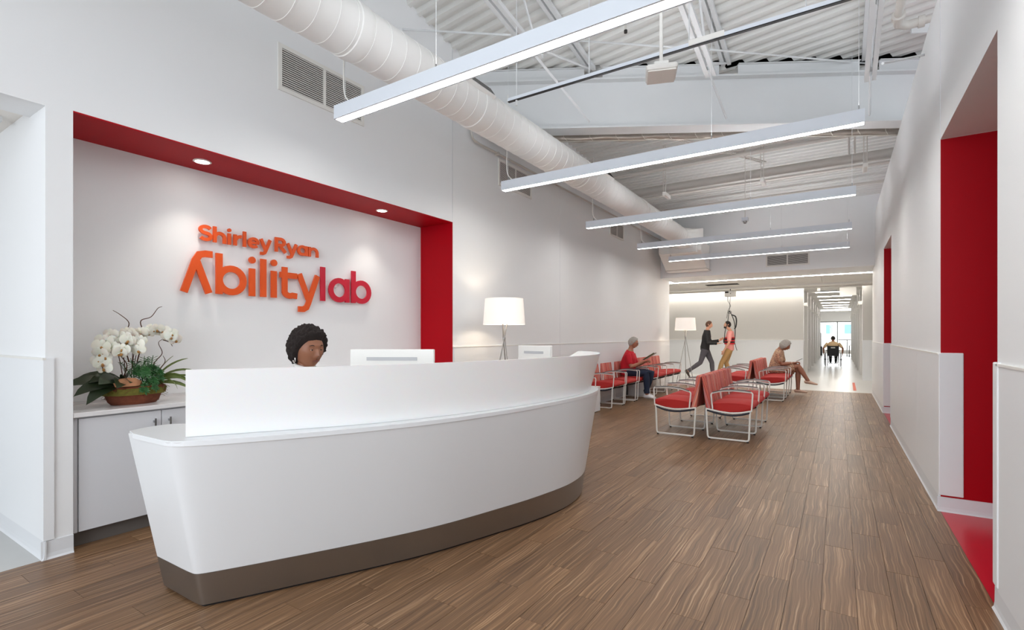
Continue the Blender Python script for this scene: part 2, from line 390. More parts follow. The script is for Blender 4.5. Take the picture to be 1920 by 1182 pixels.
# right wall
O1 = (3.41, 5.085); O2 = (9.455, 10.96); ZO = 2.88; ZW = 4.06; TW = .16
b = MB()
b.box(XR, XR+TW, -4, O1[0], 0, ZW); b.box(XR, XR+TW, O1[0], O1[1], ZO, ZW); b.box(XR, XR+TW, O1[1]+.002, O2[0], 0, ZW)
b.box(XR, XR+TW, O2[0], O2[1], ZO, ZW); b.box(XR, XR+TW, O2[1]+.002, Y14, 0, ZW)
struct('wall_right', b, 'wall', label='white right wall with two tall openings')
for i, (O, n) in enumerate(((O1, 1), (O2, 2))):
    struct('wall_passage_%d' % n, MB().box(XR+.001, 3.6, O[1], O[1]+.0018, 0, ZO-.001).box(XR+TW+.002, 3.6, O[1]+.0018, O[1]+.1, 0, ZO-.001), 'red', label='red side wall in the %s right-hand opening' % ('near' if n == 1 else 'far'))
    struct('ceiling_passage_%d' % n, MB().box(XR+TW, 3.6, O[0]-.1, O[1], ZO, ZO+.1), 'wall', label='soffit over the %s opening' % ('near' if n == 1 else 'far'), cat='ceiling')
    struct('wall_passage_near_%d' % n, MB().box(XR+TW, 3.6, O[0]-.1, O[0], 0, ZO+.02), 'wall', label='white side wall in the %s right-hand opening' % ('near' if n == 1 else 'far'))
    struct('wall_passage_end_%d' % n, MB().box(3.6, 3.7, O[0]-.1, O[1]+.1, 0, ZO+.1), 'wall', label='end wall of the %s opening' % ('near' if n == 1 else 'far'))
# wainscot with cap, corner guards
WZ = 1.222
def wains(name, segs, label):
    root = struct(name, MB().box(*segs[0]), 'wains', label=label, cat='trim')
    for s in segs[1:]: part('panel', MB().box(*s), 'wains', root)
    return root
cap = .016
w = wains('trim_2', [(XL, XL+.01, 4.88, 7.742, .11, WZ-.012), (XL, XL+.01, 7.746, 11.1, .11, WZ-.012), (XL, XL+.01, 11.104, 14.42, .11, WZ-.012)], 'white wainscot panelling along the left wall')
part('cap_rail', MB().box(XL, XL+cap, 4.87, 14.42, WZ-.012, WZ), 'white', w)
w = wains('trim_3', [(XL, XL+.012, 1.010, 1.06, .115, WZ), (-8, XL-.0005, 1.010, 1.0219, .115, WZ)], 'white wainscot wrapping the left pillar corner')
part('cap_rail', MB().box(-8, XL+.014, 1.006, 1.0225, WZ-.012, WZ+.002), 'white', w)
w = wains('trim_4', [(XR-.01, XR, 5.10, 6.366, .11, WZ-.012), (XR-.01, XR, 6.370, 9.44, .11, WZ-.012)], 'white wainscot between the two right-hand openings')
part('cap_rail', MB().box(XR-cap, XR, 5.09, 9.45, WZ-.012, WZ), 'white', w)
part('corner_guard', MB().box(XR-.012, XR+.135, O1[1]-.012, O1[1]+.03, .125, WZ+.004), 'wains', w, bev=.006)
part('corner_guard', MB().box(XR-.013, XR+.02, O2[0]-.03, O2[0]+.012, .125, WZ+.004), 'wains', w, bev=.006)
w = wains('trim_5', [(XR-.01, XR, -4, 3.35, .11, WZ-.012)], 'white wainscot on the right wall nearest the camera')
part('cap_rail', MB().box(XR-cap, XR, -4, 3.36, WZ-.012, WZ), 'white', w)
part('corner_guard', MB().box(XR-.016, XR+.03, O1[0]-.07, O1[0]+.012, .125, WZ+.006), 'wains', w, bev=.006)
w = wains('trim_6', [(XR-.01, XR, 10.98, 14.49, .11, WZ-.012)], 'white wainscot beyond the far right-hand opening')
part('cap_rail', MB().box(XR-cap, XR, 10.97, 14.5, WZ-.012, WZ), 'white', w)
part('corner_guard', MB().box(XR-.012, XR+.11, O2[1]-.012, O2[1]+.03, .125, WZ+.004), 'wains', w, bev=.006)
struct('trim_7', MB().box(XR-.003, XR, 5.083, 5.092, ZO, ZW).box(XL, XL+.002, 4.853, 4.859, 2.78, 5.3).box(XL, XL+.002, 7.74, 7.746, 1.23, 4.8), 'base', label='thin vertical panel joint beads', cat='trim')
# baseboards, flared at the foot
def bb(name, segs, label):
    mb = MB()
    for (ax, c, a0, a1, s) in segs:     # ax x: face normal +-x at x=c; s = direction of projection
        prof = [(0, 0), (.020*s, 0), (.012*s, .012), (.009*s, .035), (.008*s, .11), (0, .112)]
        if ax == 'x': mb.prism([(c+p[0], p[1]) for p in prof], a0, a1, 'y')
        else:
            n = len(prof); vs = [(a0, c+p[0], p[1]) for p in prof]+[(a1, c+p[0], p[1]) for p in prof]
            mb.add(vs, [tuple(range(n))[::-1], tuple(range(n, 2*n))]+[(i, (i+1) % n, n+(i+1) % n, n+i) for i in range(n)])
    return struct(name, mb, 'base', label=label, cat='baseboard')
bb('baseboard_left', [('x', XL, 4.865, 14.42, 1), ('x', XL, 1.0, 1.154, 1), ('y', 1.022, -8, XL+.02, -1)], 'white flared baseboard of the left wall')
bb('baseboard_right', [('x', XR, -4, O1[0]+.01, -1), ('x', XR, O1[1]-.01, O2[0]+.01, -1), ('x', XR, O2[1]-.01, Y14, -1), ('y', O1[1], XR-.02, 3.6, -1), ('y', O2[1], XR-.02, 3.6, -1)], 'white flared baseboard of the right wall')

# roof deck (corrugated), near bay and far bay, cut on the girder line
def deck(y0, y1, zf, near):
    mb = MB(); per = .1524; prof = [(0, .0), (.05, 0), (.066, .045), (.136, .045)]
    ys = []; y = y0
    while y < y1:
        for a, h in prof: ys.append((y+a, h))
        y += per
    def xs(y):
        g = gx(y); g = max(-8, min(8, g))
        return (g, 8) if near else (-8, g)
    rows = [[(xs(y)[k], y, zf(xs(y)[k], y)+h) for k in (0, 1)] for y, h in ys]
    for a, c in zip(rows, rows[1:]): mb.add([a[0], a[1], c[1], c[0]], [(0, 1, 2, 3)])
    return mb
struct('ceiling', deck(-4, 11.5, deckz, True), 'deck', label='white corrugated metal roof deck', cat='ceiling')
struct('ceiling_far', deck(3.2, 15, deck2z, False), 'deck', label='corrugated roof deck beyond the girder', cat='ceiling')
struct('ceiling_slab', MB().add([(-8, -4, 6.0), (8, -4, 7.6), (8, 12, 5.2), (-8, 12, 3.6+1.2)], [(0, 1, 2, 3)]).box(-8, 8, 12, 15.2, 4.85, 4.9), 'dim', label='roof slab above the deck', cat='ceiling')

# girder on the skewed line
gd = Vector((.8675, .497, 0)); gn = Vector((-.497, .8675, 0)); g0 = Vector((-3.3, 5.82, 0)); GA = math.atan2(.497, .8675)
def gbox(mb, s0, s1, n0, n1, z0, z1):
    c = g0+gd*(s0+s1)/2+gn*(n0+n1)/2; return mb.obox((c.x, c.y, (z0+z1)/2), (s1-s0, n1-n0, z1-z0), GA)
t = thing('roof_girder', 'deep white steel girder crossing the hall at a skew', 'beam', (-1, 7, 4.07))
mb = MB(); gbox(mb, -1.0, 8, -.006, .006, 4.07, 4.69); part('web', mb, 'steel', t)
mb = MB(); gbox(mb, -1.0, 8, -.10, .10, 4.69, 4.71); part('top_flange', mb, 'steel', t)
mb = MB(); gbox(mb, -1.0, 8, -.12, .12, 4.055, 4.075); part('bottom_flange', mb, 'steel', t)
JX = [-4.25, -2.72, -1.22, .30, 1.75]
sg = lambda x: (x+3.3)/.8675
for i in range(4):
    mb = MB(); s0, s1 = sg(JX[i])+.12, sg(JX[i+1])-.12
    gbox(mb, s0, s1, -.05, -.04, 4.71, 4.85); gbox(mb, s0, s1, -.08, .0, 4.85, 4.86); part('edge_channel', mb, 'steel', t)

# bar joists
gj = 'roof joists of the near bay'
jl = {-4.25: None, -2.72: 'white open-web roof joist nearest the duct', -1.22: 'white open-web roof joist over the middle of the hall', .30: 'white open-web roof joist near the right wall', 1.75: None}
JE = {-2.72: 4.72, -1.22: 6.02, .30: 7.1}
for jx in (-2.72, -1.22, .30):
    yE = gy(jx)-.05; ye = JE[jx]
    t = thing('roof_joist', jl[jx], 'joist', (jx, 3, deckz(jx, 3)-.7), 0, gj)
    def seg(y0, y1, off, dx, w=.03, h=.045):
        z0, z1 = deckz(jx, y0)+off, deckz(jx, y1)+off; x0 = jx+dx
        return MB().add([(x0-w/2, y0, z0), (x0+w/2, y0, z0), (x0+w/2, y0, z0+h), (x0-w/2, y0, z0+h), (x0-w/2, y1, z1), (x0+w/2, y1, z1), (x0+w/2, y1, z1+h), (x0-w/2, y1, z1+h)],
                        [(0, 1, 2, 3), (7, 6, 5, 4), (0, 4, 5, 1), (1, 5, 6, 2), (2, 6, 7, 3), (3, 7, 4, 0)])
    for dx in (-.035, .035):
        part('top_chord', seg(-3.5, yE, -.06, dx, .045, .05), 'steel', t)
        part('bottom_chord', seg(-3.5, ye, -.75, dx, .045, .045), 'steel', t)
    mb = MB(); y = -3.5; up = True
    while y < ye-.3:
        a = (jx, y, deckz(jx, y)-(.04 if up else .73)); y2 = y+.55; c = (jx, y2, deckz(jx, y2)-(.73 if up else .04)); mb.tube([a, c], .013, 6); y = y2; up = not up
    part('web_rod', mb, 'steel', t)
    part('end_web', MB().tube([(jx, ye-.2, deckz(jx, ye-.2)-.72), (jx, yE-.05, deckz(jx, yE)-.05)], .016, 6), 'steel', t)
    part('knee_brace', MB().tube([(jx, ye-.12, deckz(jx, ye)-.73), (jx+.02, yE-.12, 4.12)], .014, 4, ref=(1, 0, 0), ry=.022), 'steel', t)
# bridging rods between joists
def onX(px, py, X):
    y = yOnX(px, X); d = -X*math.sin(TH)+y*math.cos(TH); return Vector((X, y, HCAM+(629.5-py)/FPX*d))
gb = 'bridging rods between joists'
for a, c, lb in (((755, 55, XL), (958, 66, -2.72), 'thin bridging rod from left wall to first joist'), ((1075, 76, -2.72), (1300, 91, -1.22), 'thin bridging rod between first and middle joist'),
             ((1330, 93, -1.22), (1625, 119, .30), 'thin bridging rod between middle and right joist'), ((1655, 119, .30), (1733, 103, .66), 'short bridging rod from right joist to wall')):
    A, B = onX(*a), onX(*c); o = part('bridging_rod', MB().tube([A, B], .011, 6), 'steel', None); tag(o, lb, 'rod', gb)
# stub channel right of the last joist
t = thing('stub_beam', 'short white channel between right joist and wall top', 'beam', (1, 7.4, 4.86))
mb = MB(); gbox(mb, 4.26, 5.6, -.62, -.6, 4.86, 4.99); part('channel_web', mb, 'steel', t)
mb = MB(); gbox(mb, 4.26, 5.6, -.62, -.54, 4.99, 5.0); part('channel_lip', mb, 'steel', t)
# sprinkler pipe at the right with elbow
t = thing('sprinkler_pipe', 'white sprinkler pipe with grooved elbow near right wall', 'pipe', (.5, 5, 4.6))
px0 = .47; zp = 4.42
part('pipe', MB().tube([(px0, 1, zp+.1), (px0, 6.0, zp-.05)], .036, 12), 'pipe', t, True)
part('elbow', MB().tube([(px0, 5.98, zp-.05), (px0+.01, 6.10, zp-.055), (px0+.08, 6.18, zp-.05), (px0+.2, 6.2, zp-.04)], .042, 12), 'pipe', t, True)
part('coupling', MB().tube([(px0, 5.93, zp-.05), (px0, 5.99, zp-.05)], .055, 12), 'pipe', t, True)
part('coupling', MB().tube([(px0+.17, 6.2, zp-.04), (px0+.22, 6.2, zp-.04)], .055, 12), 'pipe', t, True)
part('cross_pipe', MB().tube([(px0+.2, 6.2, zp-.04), (2.6, 6.3, zp+.1)], .034, 12), 'pipe', t, True)
# foil-wrapped line beyond the girder
t = thing('foil_wrapped_pipe', 'foil-wrapped pipe running behind the girder bottom flange', 'pipe', (-1, 7.3, 4.12))
mb = MB(); pts = [g0+gd*s+gn*.42+Vector((0, 0, 4.13+.008*math.sin(s*9))) for s in [i*.09-.6 for i in range(66)]]
mb.tube(pts, [.048+.006*math.sin(i*2.1)+.004*random.random() for i in range(66)], 10); part('foil_sleeve', mb, 'foil', t, True)
for i in range(2, 62, 4): part('tie_cord', MB().tube([pts[i]+gn*-.05+Vector((0, 0, .05)), pts[i]+gn*-.056, pts[i]+gd*.05+gn*-.03+Vector((0, 0, -.05))], .004, 4), 'string', t)
part('drip_strip', MB().tube([pts[0]+gn*-.02+Vector((0, 0, -.055)), pts[-1]+gn*-.02+Vector((0, 0, -.055))], .006, 5), 'string', t)

# far-bay pipes and hangers
def xpipe(name, y, z, x0, x1, r, label, grp=None, y2=None):
    o = part(name, MB().tube([(x0, y, z), (x1, y2 or y, z)], r, 12), 'pipe', None, True); tag(o, label, 'pipe', grp)
xpipe('overhead_pipe', 9.9, 4.23, XL, 3.0, .085, 'large white pipe crossing the far bay', 'far bay pipes')
for k in range(4): xpipe('overhead_pipe', 9.82-.06*k+.1, 4.10-.012*k, XL, 3.0, .017, ['uppermost', 'second', 'third', 'lowest'][k]+' thin conduit in the bundle under the large far pipe', 'conduit bundle under the far pipe')
xpipe('overhead_pipe', 8.9, 4.42, XL+.1, 3.0, .03, 'slim white pipe ahead of the large far pipe, upper of two', 'far bay pipes')
xpipe('overhead_pipe', 8.9, 4.30, XL+.1, 3.0, .03, 'slim white pipe ahead of the large far pipe, lower of two', 'far bay pipes')
xpipe('overhead_pipe', 12.2, 4.38, XL, 3.0, .03, 'slim white pipe just before the bulkhead', 'far bay pipes')
for i, (px, py, zz) in enumerate(((1250, 367, 3.86), (1431, 342, 3.86), (1622, 315, 3.86))):
    x, y = P(px, py, zz)
    t = thing('emergency_light', ['small white box light hung by the duct end', 'small white box light hung over the hall middle', 'small white box light hung near the right wall'][i], 'light', (x, y, zz), 0, 'small hanging box lights')
    part('housing', MB().box(x-.03, x+.03, y-.16, y+.16, zz-.03, zz+.03), 'white', t, bev=.006)
    part('hanger_rod', MB().tube([(x-.02, y-.13, zz+.03), (x-.02, y-.13, deck2z(x, y))], .006, 6), 'pipe', t)
    part('hanger_rod', MB().tube([(x+.02, y-.13, zz+.03), (x+.02, y-.13, deck2z(x, y))], .006, 6), 'pipe', t)
t = thing('roof_brace', 'white strut pair crossing under the far bay deck', 'brace', (-1.6, 8.6, 4.4))
for k in (0, .07): part('strut', MB().tube([(-2.3+k, 8.2, 4.55), (-1.15+k, 9.9, 4.43)], .014, 4), 'pipe', t)
t = thing('roof_brace', 'white strut pair near the right wall in the far bay', 'brace', (.2, 9, 4.4))
for k in (0, .08): part('strut', MB().tube([(.10+k, 8.1, 4.62), (.14+k, 10.0, 4.35)], .014, 4), 'pipe', t)

# suspended track rail
rz_ = 3.7
t = thing('suspended_rail', 'slim white rail with black underside hung across the hall', 'rail', (-1, 4.2, rz_))
part('channel', MB().box(-2.775, 2.0, 4.195, 4.225, rz_, rz_+.03), 'alu', t)
part('slot', MB().box(-2.775, 2.0, 4.196, 4.224, rz_-.008, rz_), 'black', t)
part('splice', MB().box(-1.02, -.75, 4.19, 4.23, rz_+.001, rz_+.045), 'white', t)
for x in (-2.68, -1.9, -1.02, -.2): part('hanger_rod', MB().tube([(x, 4.21, rz_+.04), (x, 4.21, deckz(x, 4.21))], .005, 6), 'steel', t)
part('end_clamp', MB().tube([(-2.68, 4.21, rz_-.06), (-2.68, 4.21, rz_+.01)], .012, 6), 'steel', t)
# access point on a pole
ax, ay, az = -1.17, 3.95, 3.42
t = thing('access_point', 'square white device hanging on a pole from the deck', 'device', (ax, ay, az))
mb = MB(); mb.obox((ax, ay, az), (.235, .235, .05), math.radians(20)); part('housing', mb, 'white', t, bev=.02)
mb = MB(); mb.obox((ax, ay, az+.045), (.11, .11, .05), math.radians(20)); part('junction_box', mb, 'white', t, bev=.006)
mb = MB(); mb.obox((ax, ay, az-.028), (.21, .21, .01), math.radians(20)); part('face_plate', mb, 'tile', t, bev=.003)
mb = MB(); mb.sphere((ax+.02, ay-.02, az-.034), .004, 8, 6); part('indicator', mb, 'page', t)
part('pole', MB().tube([(ax, ay, az+.06), (ax, ay, deckz(ax, ay))], .014, 10), 'white', t, True)
t = thing('sprinkler', 'small sprinkler head poking from the roof deck', 'sprinkler', (-2.2, 5.6, 4.85))
sx_, sy_, sz_ = -2.05, 5.55, 4.86
part('stem', MB().tube([(sx_, sy_, deckz(sx_, sy_)), (sx_, sy_, sz_)], .012, 8), 'pipe', t)
part('deflector', MB().tube([(sx_, sy_, sz_), (sx_, sy_, sz_-.03)], .02, 8), 'dim', t)
# hanging sensor
x, y = P(1397, 414, 3.3)
t = thing('hanging_sensor', 'small silver sensor box hanging below the third light bar', 'sensor', (x, y, 3.3))
part('box', MB().box(x-.05, x+.05, y-.05, y+.05, 3.29, 3.35), 'alu', t, bev=.006)
part('lens', MB().lathe([(.02, -.04), (.032, -.02), (.034, 0)], 12, (x, y, 3.29)), 'chrome', t, True)
part('hanger_rod', MB().tube([(x, y, 3.35), (x, y, deck2z(x, y))], .005, 6), 'pipe', t)

# duct: long round spiral duct with seams, registers, plenum at the bulkhead
DX, DZ, DR = -3.13, 3.69, .206
t = thing('air_duct', 'large round white spiral duct along the left wall', 'duct', (DX, 5, DZ))
prof = []; y = -2.0; k = 0
while y < 12.0:
    prof += [(y, DR), (y+.148, DR), (y+.149, DR+.003), (y+.157, DR+.003), (y+.158, DR)]; y += .16
mb = MB(); n = 40
vs = [(DX+r*math.cos(2*PI*a/n), yy, DZ+r*math.sin(2*PI*a/n)) for yy, r in prof for a in range(n)]
mb.add(vs, [(i*n+a, i*n+(a+1) % n, (i+1)*n+(a+1) % n, (i+1)*n+a) for i in range(len(prof)-1) for a in range(n)])
part('round_duct', mb, 'duct', t, True)
for y in (2.55, 4.1, 6.6, 9.1, 11.98):
    mb = MB(); vs = [(DX+r*math.cos(2*PI*a/n), yy, DZ+r*math.sin(2*PI*a/n)) for yy, r in ((y-.05, DR), (y-.045, DR+.008), (y+.045, DR+.008), (y+.05, DR)) for a in range(n)]
    mb.add(vs, [(i*n+a, i*n+(a+1) % n, (i+1)*n+(a+1) % n, (i+1)*n+a) for i in range(3) for a in range(n)]); part('joint_band', mb, 'duct', t, True)
for y in (3.95, 7.15, 10.4):
    ang = math.radians(35); c = Vector((DX+(DR+.01)*math.cos(ang), y, DZ+(DR+.01)*math.sin(ang)))
    mb = MB().obox(c, (.04, .46, .13), 0, 0, -ang); r = part('register', mb, 'duct', t, bev=.004)
    mb = MB()
    for q in range(14): mb.obox(c+Vector((math.cos(ang)*.021, -.2+q*.031, math.sin(ang)*.021)), (.004, .012, .10), 0, 0, -ang)
    part('slots', mb, 'dim', r)
# transition + plenum box
mb = MB(); ring = [(DX+DR*math.cos(2*PI*a/24), 12.0, DZ+DR*math.sin(2*PI*a/24)) for a in range(24)]
rect = []
for a in range(24):
    c, s_ = math.cos(2*PI*a/24), math.sin(2*PI*a/24); m_ = max(abs(c), abs(s_)); rect.append((-3.22+.40*c/m_, 13.05, 3.72+.30*s_/m_))
mb.add(ring+rect, [(a, (a+1) % 24, 24+(a+1) % 24, 24+a) for a in range(24)]); part('transition', mb, 'duct', t)
mb = MB().prism([(12.62, 3.66), (13.58, 3.66), (13.58, 3.02), (13.30, 3.02), (12.62, 3.42)], -3.80, -2.78, 'x'); part('plenum_box', mb, 'duct', t, bev=.006)
mb = MB().box(-3.7, -2.86, 12.45, 12.62, 3.36, 3.62); part('access_door', mb, 'duct', t, bev=.006)
part('support_bar', MB().tube([(-3.72, 12.9, 3.0), (-2.72, 12.9, 3.01), (-2.72, 13.4, 3.01)], .012, 6), 'pipe', t); part('support_bar', MB().tube([(-3.95, 12.5, 3.64), (-2.72, 12.5, 3.66)], .014, 6), 'pipe', t)

# bulkhead, lower ceiling, rear walls
struct('wall_bulkhead', MB().box(-7, 4, 13.6, 13.75, 2.9, 5.2).box(XL, 4, 13.75, 14.95, 2.9, 2.94), 'wall', label='white bulkhead over the end of the hall')
v = struct('wall_bulkhead_side', MB().box(-7, 4, 14.95, 15.02, 2.94, 3.1), 'wall', label='upstand of the bulkhead light slot')
o = part('linear_light', MB().box(-4.6, XR+.1, 14.96, 15.07, 2.893, 2.90), 'em_cove', None); tag(o, 'thin bright light slot under the bulkhead', 'light')
ceil2 = struct('ceiling_rear', MB().box(-7, 4, 15.1, 18.32, 2.915, 2.95).box(-7, 4, 18.32, 18.36, 2.85, 3.0), 'tile', label='suspended ceiling of the rear hall', cat='ceiling')
x = -6.5
k = 0
while x < 3.0:
    for y0, y1 in ((15.12, 16.7), (16.71, 18.30)):
        part('ceiling_tile', MB().box(x+.004, x+1.216, y0+.004, y1-.004, 2.897, 2.914), 'tile', ceil2)
    x += 1.22
part('air_grille', MB().box(-3.4, -2.5, 16.0, 16.35, 2.888, 2.896), 'dim', ceil2)
struct('ceiling_cove', MB().box(-7, 4, 18.40, 18.60, 3.15, 3.2).box(-7, 4, 18.38, 18.40, 3.0, 3.2), 'wall', label='cove recess above the rear wall', cat='ceiling')
o = part('cove_light', MB().box(-6.9, .6, 18.40, 18.48, 3.10, 3.12), 'em_cove', None); tag(o, 'hidden cove light washing the rear wall', 'light')
t = thing('hoist_track', 'white ceiling track of the patient lift', 'track', (-3, 16.9, 2.9))
part('rail', MB().box(-6, 3.5, 17.20, 17.27, 2.84, 2.896), 'white', t)
CY = 18.6; CL, CR = -.96, .60; CE = 36.3
struct('wall_rear', MB().box(-7, CL, CY, CY+.12, WZ, 3.2).box(CR, 4, CY, CY+.12, WZ, 3.2), 'grey', label='light grey upper rear wall')
w = struct('trim_8', MB().box(-7, CL, CY-.012, CY+.12, 0, WZ).box(CR, 4, CY-.012, CY+.12, 0, WZ), 'wains', label='white lower panelling of the rear wall', cat='trim')
part('cap_rail', MB().box(-7, CL, CY-.02, CY, WZ-.01, WZ+.004), 'white', w)
struct('wall_rear_left', MB().box(-7.1, -7, 13.6, CY, 0, 3.2).box(-7.1, XN-.15, 14.3, 14.42, 0, 3.2), 'wall', label='side walls of the rear hall left')
struct('wall_rear_right', MB().box(4, 4.1, 13.6, CY, 0, 3.2).box(XR+TW, 4.1, 14.38, Y14, 0, 3.2), 'wall', label='side walls of the rear hall right')
# corridor
for side, X, s in (('left', CL, -1), ('right', CR, 1)):
    mb = MB(); wl = struct('wall_corridor_%s' % side, MB().box(min(X, X+s*.5)+(0 if s > 0 else 0), max(X, X+s*.5), CY+.13, CY+.14, 0, 2.97), 'corr', label='%s wall of the long corridor' % side)
    y = CY+.12; k = 0
    while y < CE-.2:
        y2 = min(y+2.5, CE)
        part('pilaster', MB().box(min(X, X+s*.3), max(X, X+s*.3), y, y+.35, 0, 2.97), 'corr', wl)
        part('bay', MB().box(min(X+s*.12, X+s*.3), max(X+s*.12, X+s*.3), y+.35, y2, 0, 2.97), 'corr', wl)
        d0, d1 = y+.75, y+1.7
        a = X+s*.12
        df = part('door_frame', MB().box(min(a, a-s*.03), max(a, a-s*.03), d0-.06, d0, 0, 2.18).box(min(a, a-s*.03), max(a, a-s*.03), d1, d1+.06, 0, 2.18).box(min(a, a-s*.03), max(a, a-s*.03), d0, d1, 2.12, 2.18), 'shgrey', wl)
        part('door_leaf', MB().box(min(a, a-s*.01), max(a, a-s*.01), d0, d1, 0, 2.12), 'lamin', wl)
        part('sign_plate', MB().box(min(a, a-s*.012), max(a, a-s*.012), d1+.12, d1+.3, 1.4, 1.58), 'rubber', wl)
        part('cap_rail', MB().box(min(X, X-s*.012), max(X, X-s*.012), y, y+.35, WZ-.02, WZ), 'white', wl)
        part('exit_lamp', MB().box(min(X, X-s*.1), max(X, X-s*.1), y+.1, y+.28, 2.32, 2.42), 'white', wl)
        y = y2; k += 1
cc = struct('ceiling_corridor', MB().box(CL-.4, CR+.4, CY, CE, 2.97, 3.02), 'tile', label='corridor ceiling', cat='ceiling')
y = 19.5; k = 0
while y < CE-.3:
    o = part('corridor_light', MB().box(-.74, .42, y, y+.08, 2.955, 2.968), 'em_corr', None); tag(o, ['nearest', 'second', 'third', 'fourth', 'fifth', 'sixth', 'seventh', 'eighth'][min(k, 7)]+' linear light along the corridor ceiling', 'light', 'corridor ceiling lights')
    if k in (1, 3, 6): part('air_grille', MB().box(-.66, -.05, y-.75, y-.35, 2.955, 2.972), 'shgrey', cc)
    if k == 4: part('smoke_detector', MB().lathe([(.07, 0), (.08, .02)], 12, (-.1, y-.6, 2.94)), 'dim', cc)
    y += 2.42; k += 1
o = part('hanging_sign', MB().box(.02, .48, 20.1, 20.14, 2.70, 2.968), 'white', None); tag(o, 'blank white sign hanging at the corridor mouth', 'sign')
o = part('sensor_box', MB().box(-.62, -.53, 19.9, 19.99, 2.87, 2.968), 'white', None); tag(o, 'small white box on the corridor ceiling past the first light', 'sensor')
# gym beyond
struct('ceiling_gym', MB().box(-7, 7, CE, 47, 3.2, 3.25), 'tile', label='ceiling of the room past the corridor', cat='ceiling')
struct('wall_gym_front', MB().box(-7, CL, CE-.1, CE, 0, 3.25).box(CR, 7, CE-.1, CE, 0, 3.25), 'corr', label='wall around the corridor end')
struct('wall_gym_header', MB().box(-7, 7, 46.0, 46.2, 2.43, 3.25).box(-7, 7, 46.0, 46.2, 0, .25), 'grey', label='grey wall above the far windows')
struct('wall_gym_side', MB().box(-7.1, -7, CE, 46.2, 0, 3.25).box(7, 7.1, CE, 46.2, 0, 3.25), 'corr', label='side walls of the far room')
for k in range(3):
    o = part('ceiling_light', MB().box(-.2, 1.8, 38.6+k*2.3, 38.72+k*2.3, 3.17, 3.2), 'em_corr', None); tag(o, ['nearest', 'middle', 'farthest'][k]+' linear light in the room past the corridor', 'light', 'far room lights')
wn = struct('window_1', MB().box(-7, 7, 46.05, 46.07, .25, 2.43), 'glass', label='wide far window', cat='window')
mb = MB()
for x in [-6.9+1.36*i for i in range(11)]: part('mullion', MB().box(x-.03, x+.03, 46.0, 46.1, .25, 2.43), 'rubber', wn)
part('head_bar', MB().box(-7, 7, 46.0, 46.1, 2.38, 2.44), 'rubber', wn)
t = thing('building', 'pale building with blue windows seen through the far glazing', 'building', (0, 60, 0))
part('facade', MB().box(-9, 9, 60, 60.4, -.5, 6), 'far', t)
for i in range(-3, 5):
    for z in (1.5,):
        f = part('window', MB().box(i*1.55+.4, i*1.55+1.1, 59.95, 60.0, z, z+1.0), 'far', t); part('pane', MB().box(i*1.55+.45, i*1.55+1.05, 59.93, 59.95, z+.05, z+.95), 'farwin', f)
struct('ground', MB().box(-30, 30, 47, 90, -.6, -.1), 'far', label='bright ground outside the far window', cat='ground')
t = thing('storage_cabinet', 'grey cabinet left of the corridor end', 'cabinet', (-1.25, 40, 0))
part('body', MB().box(-1.8, -1.0, 40, 40.4, .62, 1.55), 'shgrey', t); part('base', MB().box(-1.8, -.95, 39.9, 40.5, 0, .62), 'rubber', t)
gt = 'far room tables'
t = thing('table', 'dark round table beyond the wheelchair', 'table', (.35, 40, 0), 0, None)
part('top', MB().lathe([(.5, 1.05), (.5, 1.09)], 20, (.45, 40, 0)), 'rubber', t); part('column', MB().lathe([(.03, .03), (.03, 1.05)], 10, (.45, 40, 0)), 'chrome', t); part('base', MB().lathe([(.25, 0), (.22, .03)], 16, (.45, 40, 0)), 'chrome', t)
t = thing('table', 'pale low table by the far chair', 'table', (1.0, 38.6, 0))
part('top', MB().box(.5, 1.2, 38.3, 38.9, .72, .76), 'white', t)
for a in (.55, 1.15):
    for c in (38.35, 38.85): part('leg', MB().tube([(a, c, 0), (a, c, .72)], .02, 6), 'rubber', t)
for i, (x, y) in enumerate(((1.25, 37.5),)):
    t = thing('chair', 'grey mesh chair at the right of the corridor end', 'chair', (x, y, 0))
    part('seat', MB().box(x-.22, x+.22, y-.22, y+.22, .43, .47), 'white', t); part('backrest', MB().box(x-.24, x+.22, y-.26, y-.22, .55, 1.0), 'shgrey', t)
    for a in (-.2, .2):
        for c in (-.22, .2): part('leg', MB().tube([(x+a, y+c, 0), (x+a, y+c, .5)], .014, 6), 'chrome', t)
o = part('tape_strip', MB().add([(*P(1598, 718, .002), .002), (*P(1602.5, 718, .002), .002), (*P(1606, 733, .002), .002), (*P(1600, 733, .002), .002)], [(0, 1, 2, 3)]), 'tape', None); tag(o, 'orange tape strip on the pale floor by the corridor', 'tape')

